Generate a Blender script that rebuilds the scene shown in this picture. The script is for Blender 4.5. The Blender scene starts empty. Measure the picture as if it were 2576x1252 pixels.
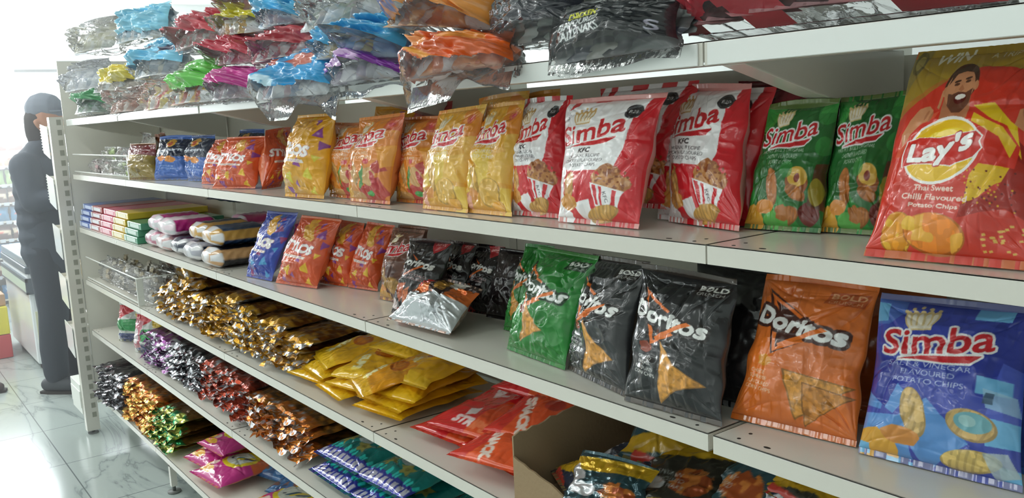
import bpy, math, random, re
import numpy as np
C = bpy.context.scene.collection
# ---------------------------------------------------------------- camera, exposure, lights
cam = bpy.data.objects.new('camera', bpy.data.cameras.new('camera'))
C.objects.link(cam)
cam.location = (0.76734, -0.90274, 1.53231)
cam.rotation_euler = (1.4198, 0.04689, 0.91789)
cam.data.sensor_width = 36.0
cam.data.lens = 2205.72 / 2576 * 36
cam.data.clip_start = 0.02
bpy.context.scene.camera = cam
vs = bpy.context.scene.view_settings
vs.view_transform = 'Standard'; vs.look = 'None'; vs.gamma = 1.0; vs.use_curve_mapping = False
vs.exposure = -1.42
world = bpy.data.worlds.new('world'); bpy.context.scene.world = world
world.use_nodes = True
world.node_tree.nodes['Background'].inputs[0].default_value = (0.85, 0.95, 1.0, 1)
world.node_tree.nodes['Background'].inputs[1].default_value = 0.35
def area(name, loc, rot, sx, sy, power, col=(1, 1, 1)):
    l = bpy.data.lights.new(name, 'AREA'); l.shape = 'RECTANGLE'; l.size = sx; l.size_y = sy
    l.energy = power; l.color = col
    o = bpy.data.objects.new(name, l); C.objects.link(o); o.location = loc; o.rotation_euler = rot
    return o
cyc = bpy.context.scene.cycles
cyc.max_bounces = 12; cyc.transparent_max_bounces = 24; cyc.diffuse_bounces = 7; cyc.glossy_bounces = 4
cyc.sample_clamp_indirect = 6.0
LAMPS = [(-7.4, -1.2, 130), (-5.4, -1.2, 120), (-3.4, -1.2, 36), (-1.4, -1.2, 7), (0.6, -1.2, 4)] + [(x, y, p_ * f_) for y, p_ in ((-3.0, 12), (-4.8, 62)) for x, f_ in ((-5.4, 1.7), (-3.4, 1.35), (-1.4, .85), (0.6, .34), (2.6, .12))]  # the two rows farther out are unseen lamps added to fill the shelf interiors
for lx, ly, lp in LAMPS:
    area('ceiling_light_glow', (lx, ly, 2.93), (0, 0, 0), 1.3, 0.3, lp, (0.975, 1.0, 0.975))
# daylight of the shop front at the far end of the aisle
area('shopfront_daylight', (-9.3, 0.2, 2.05), (0, math.radians(-90), 0), 1.6, 4.2, 900, (0.9, 0.97, 1.0))
# ---------------------------------------------------------------- helpers
def lin(c):
    if isinstance(c, str):
        c = tuple(int(c[i:i + 2], 16) / 255 for i in (0, 2, 4))
    return np.power(np.clip(np.asarray(c, float), 0, 1), 2.2)
def tag(o, label=None, cat=None, group=None, kind=None):
    if label: o['label'] = label
    if cat: o['category'] = cat
    if group: o['group'] = group
    if kind: o['kind'] = kind
    return o
MATS = {}
def mat(name, col=None, rough=0.5, metal=0.0, coat=0.0, attr=False, emit=None, alpha=None, spec=0.5, bump=0.0, bscale=60.0):
    if name in MATS: return MATS[name]
    m = bpy.data.materials.new(name); m.use_nodes = True; nt = m.node_tree
    b = nt.nodes['Principled BSDF']
    if col is not None: b.inputs['Base Color'].default_value = (*lin(col), 1)
    b.inputs['Roughness'].default_value = rough; b.inputs['Metallic'].default_value = metal
    b.inputs['Coat Weight'].default_value = coat; b.inputs['Coat Roughness'].default_value = 0.08
    b.inputs['Specular IOR Level'].default_value = spec
    if attr:
        a = nt.nodes.new('ShaderNodeAttribute'); a.attribute_name = 'print'
        nt.links.new(a.outputs['Color'], b.inputs['Base Color'])
    if emit is not None:
        b.inputs['Emission Color'].default_value = (*lin(emit[0]), 1); b.inputs['Emission Strength'].default_value = emit[1]
    if bump:
        tc = nt.nodes.new('ShaderNodeTexCoord'); n = nt.nodes.new('ShaderNodeTexNoise'); n.inputs['Scale'].default_value = bscale
        n.inputs['Detail'].default_value = 3
        bp = nt.nodes.new('ShaderNodeBump'); bp.inputs['Strength'].default_value = bump; bp.inputs['Distance'].default_value = 0.004
        nt.links.new(tc.outputs['Object'], n.inputs['Vector']); nt.links.new(n.outputs['Fac'], bp.inputs['Height'])
        nt.links.new(bp.outputs['Normal'], b.inputs['Normal'])
    MATS[name] = m
    return m
def film_mat(name, tint, white=0.10, ior=1.28):
    """thin clear plastic: mostly see-through, glossy glints, a little milkiness"""
    if name in MATS: return MATS[name]
    m = bpy.data.materials.new(name); m.use_nodes = True; nt = m.node_tree; nt.nodes.clear()
    out = nt.nodes.new('ShaderNodeOutputMaterial')
    tr = nt.nodes.new('ShaderNodeBsdfTransparent'); tr.inputs[0].default_value = (1, 1, 1, 1)
    gl = nt.nodes.new('ShaderNodeBsdfGlossy'); gl.inputs['Roughness'].default_value = 0.12
    d1 = nt.nodes.new('ShaderNodeBsdfDiffuse'); d2 = nt.nodes.new('ShaderNodeBsdfTranslucent'); df = nt.nodes.new('ShaderNodeMixShader'); df.inputs[0].default_value = .55
    d1.inputs[0].default_value = d2.inputs[0].default_value = (0.94, 0.95, 0.97, 1); nt.links.new(d1.outputs[0], df.inputs[1]); nt.links.new(d2.outputs[0], df.inputs[2])
    fr = nt.nodes.new('ShaderNodeFresnel'); fr.inputs[0].default_value = ior
    tc = nt.nodes.new('ShaderNodeTexCoord'); n = nt.nodes.new('ShaderNodeTexNoise'); n.inputs['Scale'].default_value = 22; n.inputs['Detail'].default_value = 4
    bp = nt.nodes.new('ShaderNodeBump'); bp.inputs['Strength'].default_value = 0.6; bp.inputs['Distance'].default_value = 0.01
    m1 = nt.nodes.new('ShaderNodeMixShader'); m2 = nt.nodes.new('ShaderNodeMixShader'); m1.inputs[0].default_value = white
    L = nt.links.new
    L(tc.outputs['Object'], n.inputs['Vector']); L(n.outputs['Fac'], bp.inputs['Height'])
    for x in (gl, fr): L(bp.outputs['Normal'], x.inputs['Normal'])
    L(tr.outputs[0], m1.inputs[1]); L(df.outputs[0], m1.inputs[2])
    L(fr.outputs[0], m2.inputs[0]); L(m1.outputs[0], m2.inputs[1]); L(gl.outputs[0], m2.inputs[2]); L(m2.outputs[0], out.inputs[0])
    MATS[name] = m
    return m
def mk(name, V, Fc, m, parent=None, col=None, smooth=True, mi=None):
    """V (n,3), Fc: (k,4) array or list of index lists -> one mesh object"""
    me = bpy.data.meshes.new(name); V = np.asarray(V, np.float32)
    me.vertices.add(len(V)); me.vertices.foreach_set('co', V.ravel())
    if isinstance(Fc, np.ndarray):
        k, w = Fc.shape; idx = Fc.ravel(); st = np.arange(k) * w; tot = np.full(k, w)
    else:
        tot = np.array([len(f) for f in Fc]); idx = np.concatenate([np.asarray(f) for f in Fc]); st = np.concatenate([[0], np.cumsum(tot)[:-1]]); k = len(Fc)
    me.loops.add(len(idx)); me.loops.foreach_set('vertex_index', idx.astype(np.int32))
    me.polygons.add(k); me.polygons.foreach_set('loop_start', st.astype(np.int32)); me.polygons.foreach_set('loop_total', tot.astype(np.int32))
    me.polygons.foreach_set('use_smooth', np.full(k, smooth, bool))
    if mi is not None: me.polygons.foreach_set('material_index', np.asarray(mi, np.int32))
    if col is not None:
        a = me.color_attributes.new('print', 'FLOAT_COLOR', 'POINT')
        c = np.ones((len(V), 4), np.float32); c[:, :3] = np.power(np.clip(col, 0, 1), 2.2); a.data.foreach_set('color', c.ravel())
    for x in (m if isinstance(m, (list, tuple)) else [m]): me.materials.append(x)
    me.update(calc_edges=True); me.validate()
    o = bpy.data.objects.new(name, me); C.objects.link(o)
    if parent is not None: o.parent = parent
    return o
class MB:
    """collects boxes, prisms, tubes into one mesh"""
    def __init__(s): s.V = []; s.F = []; s.M = []; s.mi = 0
    def box(s, x0, x1, y0, y1, z0, z1):
        n = len(s.V)
        for x in (x0, x1):
            for y in (y0, y1):
                for z in (z0, z1): s.V.append((x, y, z))
        for f in ((0, 1, 3, 2), (4, 6, 7, 5), (0, 4, 5, 1), (2, 3, 7, 6), (0, 2, 6, 4), (1, 5, 7, 3)):
            s.F.append([n + i for i in f]); s.M.append(s.mi)
        return s
    def prism(s, pts, axis, a, b):
        """polygon pts in the two other axes, extruded from a to b along axis"""
        n = len(s.V); k = len(pts)
        for t in (a, b):
            for p in pts:
                q = list(p); q.insert(axis, t); s.V.append(tuple(q))
        s.F.append(list(range(n, n + k))[::-1]); s.F.append(list(range(n + k, n + 2 * k))); s.M += [s.mi] * 2
        for i in range(k):
            j = (i + 1) % k; s.F.append([n + i, n + j, n + k + j, n + k + i]); s.M.append(s.mi)
        return s
    def disc(s, cx, cy, z, rx, ry, n=14, t=0.0004):
        return s.prism([(cx + rx * math.cos(2 * math.pi * i / n), cy + ry * math.sin(2 * math.pi * i / n)) for i in range(n)], 2, z, z + t)
    def tube(s, pts, r, n=8):
        pts = [np.array(p, float) for p in pts]; base = len(s.V)
        rr = r if isinstance(r, (list, tuple)) else [r] * len(pts)
        for i, p in enumerate(pts):
            d = pts[min(i + 1, len(pts) - 1)] - pts[max(i - 1, 0)]; d /= np.linalg.norm(d)
            a = np.cross(d, (0, 0, 1) if abs(d[2]) < .9 else (1, 0, 0)); a /= np.linalg.norm(a); b = np.cross(d, a)
            for k in range(n):
                t = 2 * math.pi * k / n; s.V.append(tuple(p + rr[i] * (a * math.cos(t) + b * math.sin(t))))
        for i in range(len(pts) - 1):
            for k in range(n):
                q = (k + 1) % n; s.F.append([base + i * n + k, base + i * n + q, base + (i + 1) * n + q, base + (i + 1) * n + k]); s.M.append(s.mi)
        s.F.append([base + k for k in range(n)][::-1]); s.F.append([base + (len(pts) - 1) * n + k for k in range(n)]); s.M += [s.mi] * 2
        return s
    def build(s, name, m, parent=None, smooth=False, bevel=0):
        o = mk(name, s.V, s.F, m, parent, smooth=smooth, mi=s.M)
        if bevel:
            b = o.modifiers.new('bevel', 'BEVEL'); b.width = bevel; b.segments = 2; b.limit_method = 'ANGLE'
        return o
def empty(name, loc=(0, 0, 0), rz=0.0):
    o = bpy.data.objects.new(name, None); C.objects.link(o); o.location = loc; o.rotation_euler = (0, 0, rz); o.empty_display_size = .05
    return o
def vnoise(u, v, fx, fy, seed):
    """smooth value noise in [-1,1] on arrays u,v in 0..1"""
    r = np.random.RandomState(seed % 99991); g = r.uniform(-1, 1, (int(fy) + 3, int(fx) + 3))
    x = np.clip(u, 0, 1) * fx; y = np.clip(v, 0, 1) * fy; i = x.astype(int); j = y.astype(int); a = x - i; b = y - j
    a = a * a * (3 - 2 * a); b = b * b * (3 - 2 * b)
    return (g[j, i] * (1 - a) + g[j, i + 1] * a) * (1 - b) + (g[j + 1, i] * (1 - a) + g[j + 1, i + 1] * a) * b
# ---------------------------------------------------------------- printing on packaging
_tc = {}
def glyphs(s):
    if s in _tc: return _tc[s]
    cu = bpy.data.curves.new('t', 'FONT'); cu.body = s; cu.resolution_u = 3
    ob = bpy.data.objects.new('t', cu); C.objects.link(ob)
    dg = bpy.context.evaluated_depsgraph_get(); dg.update()
    me = bpy.data.meshes.new_from_object(ob.evaluated_get(dg)); me.calc_loop_triangles()
    V = np.zeros(len(me.vertices) * 3); me.vertices.foreach_get('co', V); V = V.reshape(-1, 3)[:, :2]
    T = np.zeros(len(me.loop_triangles) * 3, np.int32); me.loop_triangles.foreach_get('vertices', T)
    T = T.reshape(-1, 3)
    lo = V.min(0); hi = V.max(0)
    bpy.data.objects.remove(ob); bpy.data.curves.remove(cu); bpy.data.meshes.remove(me)
    _tc[s] = ((V - lo) / (hi - lo), T)
    return _tc[s]
def dil(m, r):
    for i in range(int(r)):
        o = m.copy(); o[1:] |= m[:-1]; o[:-1] |= m[1:]; o[:, 1:] |= m[:, :-1]; o[:, :-1] |= m[:, 1:]
        if i % 2:
            o[1:, 1:] |= m[:-1, :-1]; o[:-1, :-1] |= m[1:, 1:]; o[1:, :-1] |= m[:-1, 1:]; o[:-1, 1:] |= m[1:, :-1]
        m = o
    return m
class Art:
    """a flat print, x and y in 0..1, y downwards"""
    def __init__(s, nu, nv, base):
        s.nu, s.nv = nu, nv; s.W, s.H = 2 * nu, 2 * nv; s.base = np.array(hexc(base)); s.a = np.ones((s.H, s.W, 3)) * s.base
        s.yy, s.xx = np.mgrid[0:s.H, 0:s.W]; s.xx = (s.xx + .5) / s.W; s.yy = (s.yy + .5) / s.H
    def put(s, m, c, al=1.0): s.a[m] = s.a[m] * (1 - al) + np.array(hexc(c)) * al
    def mpoly(s, P):
        m = np.zeros((s.H, s.W), bool); n = len(P); xs = [p[0] for p in P]; ys = [p[1] for p in P]
        i0, i1 = max(0, int(min(ys) * s.H)), min(s.H, int(max(ys) * s.H) + 2); j0, j1 = max(0, int(min(xs) * s.W)), min(s.W, int(max(xs) * s.W) + 2)
        if i1 <= i0 or j1 <= j0: return m
        X = s.xx[i0:i1, j0:j1]; Y = s.yy[i0:i1, j0:j1]; r = np.zeros(X.shape, bool)
        for k in range(n):
            (x0, y0), (x1, y1) = P[k], P[(k + 1) % n]
            if y0 == y1: continue
            r ^= ((y0 > Y) != (y1 > Y)) & (X < (x1 - x0) * (Y - y0) / (y1 - y0) + x0)
        m[i0:i1, j0:j1] = r
        return m
    def poly(s, P, c, al=1.0): s.put(s.mpoly(P), c, al); return s
    def mell(s, cx, cy, rx, ry, rot=0):
        t = math.radians(rot); X = s.xx - cx; Y = (s.yy - cy) * s.H / s.W
        x = X * math.cos(t) + Y * math.sin(t); y = -X * math.sin(t) + Y * math.cos(t)
        return (x / rx) ** 2 + (y / (ry * s.H / s.W)) ** 2 < 1
    def ell(s, cx, cy, rx, ry, c, rot=0, al=1.0): s.put(s.mell(cx, cy, rx, ry, rot), c, al); return s
    def blob(s, cx, cy, rx, ry, c, seed=1, n=13, j=.2, al=1.0, rot=0):
        r = random.Random(seed); t0 = math.radians(rot); P = []
        for i in range(n):
            t = 2 * math.pi * i / n; k = 1 + r.uniform(-j, j); x, y = rx * k * math.cos(t), ry * k * math.sin(t)
            P.append((cx + x * math.cos(t0) - y * math.sin(t0), cy + x * math.sin(t0) + y * math.cos(t0)))
        return s.poly(P, c, al)
    def chip(s, cx, cy, rx, ry, c, rot=0, seed=1, ridge=True):
        d = np.array(hexc(c)); m = s.mell(cx, cy, rx, ry, rot); s.put(m, d * .8)
        m = s.mell(cx - rx * .04, cy - ry * .05, rx * .92, ry * .92, rot); s.put(m, d)
        if ridge:
            t = math.radians(rot + 30); w = np.sin((s.xx * math.cos(t) + s.yy * math.sin(t)) * 150) > .35; s.put(m & w, d * .87)
        s.put(m & (vnoise(s.xx, s.yy, 24, 30, seed) > .35), d * 1.1)
        return s
    def tchip(s, P, c, seed=3):
        d = np.array(hexc(c)); s.poly(P, d * .72); cx = sum(p[0] for p in P) / len(P); cy = sum(p[1] for p in P) / len(P)
        Q_ = [(cx + (x - cx) * .92, cy + (y - cy) * .92) for x, y in P]; m = s.mpoly(Q_); s.put(m, d)
        n = vnoise(s.xx, s.yy, 40, 50, seed); s.put(m & (n > .35), d * 1.12); s.put(m & (n < -.45), d * .84)
        return s
    def mtext(s, t, cx, cy, w, h, rot=0, shear=0, arc=0, bold=0):
        P, T = glyphs(t); x = (P[:, 0] - .5); y = (P[:, 1] - .5); x = x + shear * y * h / w
        X = x * w; Y = -y * h + arc * (x * x) * 4 - arc * .5; a = math.radians(-rot); k = s.H / s.W
        Xr = cx + X * math.cos(a) + Y * k * math.sin(a); Yr = cy - X * math.sin(a) / k + Y * math.cos(a)
        px = Xr * s.W - .5; py = Yr * s.H - .5; m = np.zeros((s.H, s.W), bool)
        for i, j, l in T:
            x0, x1, x2 = px[i], px[j], px[l]; y0, y1, y2 = py[i], py[j], py[l]
            a0, a1 = max(0, int(math.floor(min(y0, y1, y2)))), min(s.H, int(max(y0, y1, y2)) + 2)
            b0, b1 = max(0, int(math.floor(min(x0, x1, x2)))), min(s.W, int(max(x0, x1, x2)) + 2)
            if a1 <= a0 or b1 <= b0: continue
            Y_, X_ = np.mgrid[a0:a1, b0:b1]
            e0 = (x1 - x0) * (Y_ - y0) - (y1 - y0) * (X_ - x0); e1 = (x2 - x1) * (Y_ - y1) - (y2 - y1) * (X_ - x1); e2 = (x0 - x2) * (Y_ - y2) - (y0 - y2) * (X_ - x2)
            m[a0:a1, b0:b1] |= ((e0 >= 0) & (e1 >= 0) & (e2 >= 0)) | ((e0 <= 0) & (e1 <= 0) & (e2 <= 0))
        return dil(m, bold) if bold else m
    def text(s, t, cx, cy, w, h, c, rot=0, shear=0, arc=0, bold=0, out=None, ow=0, out2=None, ow2=0):
        m = s.mtext(t, cx, cy, w, h, rot, shear, arc, bold)
        if out2 is not None: s.put(dil(m, ow + ow2), out2)
        if out is not None: s.put(dil(m, ow), out)
        s.put(m, c); return s
    def speck(s, m, c, f, thr, seed, al=1.0): s.put(m & (vnoise(s.xx, s.yy, f, f * 1.2, seed) > thr), c, al); return s
    def done(s):
        a = s.a.reshape(s.nv, 2, s.nu, 2, 3).mean((1, 3)); return np.clip(a, 0, 1)
def hexc(c): return tuple(int(c[i:i + 2], 16) / 255 for i in (0, 2, 4)) if isinstance(c, str) else tuple(c)
# ---------------------------------------------------------------- sheets, bags, packets
def sheet(q, depth, nu, nv, seed, side=1, seal=.05, wr=1.0, pinch=.07, front=.5, belly=.85, pleat=1.0):
    """one face of a pillow bag spanned by corners q = bl, br, tr, tl; side +1 front, -1 back"""
    q = np.array(q, float); s1 = np.linspace(-1, 1, nu); v1 = np.linspace(0, 1, nv); S, V = np.meshgrid(s1, v1)
    vv = np.clip((V - seal) / (1 - 2 * seal), 0, 1); sp = np.sin(np.pi * vv)
    Sx = S * (1 - pinch * sp ** .8); a = (Sx + 1) / 2
    P = (1 - V)[..., None] * ((1 - a)[..., None] * q[0] + a[..., None] * q[1]) + V[..., None] * ((1 - a)[..., None] * q[3] + a[..., None] * q[2])
    ex = (q[1] - q[0]) + (q[2] - q[3]); ey = (q[3] - q[0]) + (q[2] - q[1]); N = np.cross(ex, ey); N /= np.linalg.norm(N)
    w = np.linalg.norm(ex) / 2
    T = np.clip(1 - np.abs(S) ** 2.3, 0, 1) ** .62 * np.sin(np.pi * vv ** belly) ** .62
    U0 = (S + 1) / 2; edge = (1 - np.abs(S) ** 8) * np.clip(sp * 4, 0, 1)
    D = np.zeros_like(S); r = np.random.RandomState((seed * 7 + (0 if side > 0 else 500)) % 9973)
    for cx, cy in ((-1, 0), (1, 0), (-1, 1), (1, 1)):             # creases fanning out of the corners
        dx = (S - cx) * .5; dy = (vv - cy) * 1.15; dist = np.hypot(dx, dy) + 1e-6; ang = np.arctan2(np.abs(dy), np.abs(dx))
        k = r.uniform(5, 9); ph = r.uniform(0, 6.3); am = r.uniform(.5, 1.1)
        D += am * (1 - np.abs(np.sin(ang * k + ph + 1.2 * vnoise(U0, V, 4, 4, seed + 31)))) ** 3 * np.exp(-dist / .26) * np.clip(dist * 9, 0, 1) * -1.0
    for yv in (0, 1):                                           # pleats running out of the seals
        f = r.uniform(9, 15); D += pleat * .55 * (1 - np.abs(np.sin(S * f + r.uniform(0, 6) + 2.2 * vnoise(U0, V, 5, 2, seed + 7)))) ** 2 * np.exp(-np.abs(vv - yv) / .09) * np.clip(sp * 9, 0, 1) * -1
    n1 = vnoise(U0, V, 3, 4, seed + 1); n2 = vnoise(U0, V, 6, 8, seed + 2); n3 = vnoise(U0, V, 13, 17, seed + 3)
    D += .55 * n1 + .3 * (np.abs(n2) * -2 + .6) + .13 * (np.abs(n3) * -2 + .6)
    for _ in range(7):                                          # a few long soft folds
        t = r.uniform(0, np.pi); o = r.uniform(-.5, .5); d = (S * .5) * np.cos(t) + (vv - .5) * np.sin(t) - o + .05 * n1
        D -= r.uniform(.3, .8) * np.exp(-(d / .018) ** 2) * np.clip(n1 + .3, 0, 1)
    off = depth * (front if side > 0 else 1 - front) * T * (1 + .10 * wr * n1) + depth * .105 * wr * D * edge
    off += .0012 * (1 if side > 0 else -1) * (sp > 0) + .0005 * vnoise(U0, V, 40, 2, seed + 9) * (vv <= 0) + .0005 * vnoise(U0, V, 40, 2, seed + 9) * (vv >= 1)
    bend = .016 * r.uniform(-1, 1) * wr * np.sin(np.pi * U0) * np.where(V > .9, (V - .9) * 10, 0)
    P = P + N * (off * side + bend)[..., None]
    wav = .004 * wr * vnoise(V, V * 0, 7, 1, seed + 13)
    P = P + (ex / np.linalg.norm(ex))[None, None] * (wav * np.abs(S) ** 3)[..., None]
    return P
LEV = (.22, .56, .8216, 1.0861, 1.35, 1.615)
def rest(P, zb):
    """keep a soft bag on top of the board it lies on"""
    zl = [z for z in LEV if z <= zb + .03]
    if zl:
        z = zl[-1] + .0012; m = (P[..., 1] > -.003) & (P[..., 2] < z); P[..., 2][m] = z + .0004 * np.abs(P[..., 2][m] - z) / .01
    return P
def gfaces(nu, nv, flip=False):
    i = np.arange(nv - 1)[:, None] * nu + np.arange(nu - 1)[None]; f = np.stack([i, i + 1, i + nu + 1, i + nu], -1)
    return f[..., ::-1] if flip else f
def bag(name, q, depth, art, seed, label, cat='bag of chips', group=None, m=None, seal=.038, wr=1.0, parts=True, back=None, sealcol=None, **kw):
    """standing or lying pillow bag; art = (nv,nu,3) array from the top row down"""
    art = art[::-1]; nv, nu, _ = art.shape; q = np.array(q, float); base = (q[0] + q[1]) / 2
    m = m or mat('printed_film', rough=.27, coat=.55, attr=True, bump=.45, bscale=26)
    P = sheet(q, depth, nu, nv, seed, 1, seal, wr, **kw); B = sheet(q, depth, nu, nv, seed, -1, seal, wr, **kw)
    rest(P, q[:2, 2].mean()); rest(B, q[:2, 2].mean())
    col = art.reshape(-1, 3); bc = np.tile(back if back is not None else art.reshape(-1, 3).mean(0), (nu * nv, 1)).reshape(nv, nu, 3)
    if sealcol is not None: pass
    B[:, 0] = P[:, 0]; B[:, -1] = P[:, -1]; B[0] = P[0]; B[-1] = P[-1]
    root = empty(name, base)
    k = max(1, int(round(seal * (nv - 1))))
    for nm, r0, r1 in (('bag_body', k, nv - 1 - k), ('bottom_seal', 0, k), ('top_seal', nv - 1 - k, nv - 1)) if parts else (('bag_body', 0, nv - 1),):
        rows = slice(r0, r1 + 1); n = r1 - r0 + 1
        V = np.concatenate([P[rows].reshape(-1, 3), B[rows].reshape(-1, 3)]) - base
        F_ = np.concatenate([gfaces(nu, n).reshape(-1, 4), gfaces(nu, n, True).reshape(-1, 4) + nu * n])
        cc = np.concatenate([art[rows].reshape(-1, 3), bc[rows].reshape(-1, 3)])
        mk(nm, V, F_, m, root, cc)
    tag(root, label, cat, group)
    return root
def slab_quad(x, y, z, w, l, rz=0, tx=0, ty=0):
    """lying rectangle centred on (x,y,z): width along x, length into the shelf; tx tilts the far end up, ty the right end"""
    c, s = math.cos(rz), math.sin(rz); out = []
    for a, b in ((-1, -1), (1, -1), (1, 1), (-1, 1)):
        px, py = a * w / 2, b * l / 2; out.append((x + px * c - py * s, y + px * s + py * c, z + b * tx * l / 2 + a * ty * w / 2))
    return out
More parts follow.
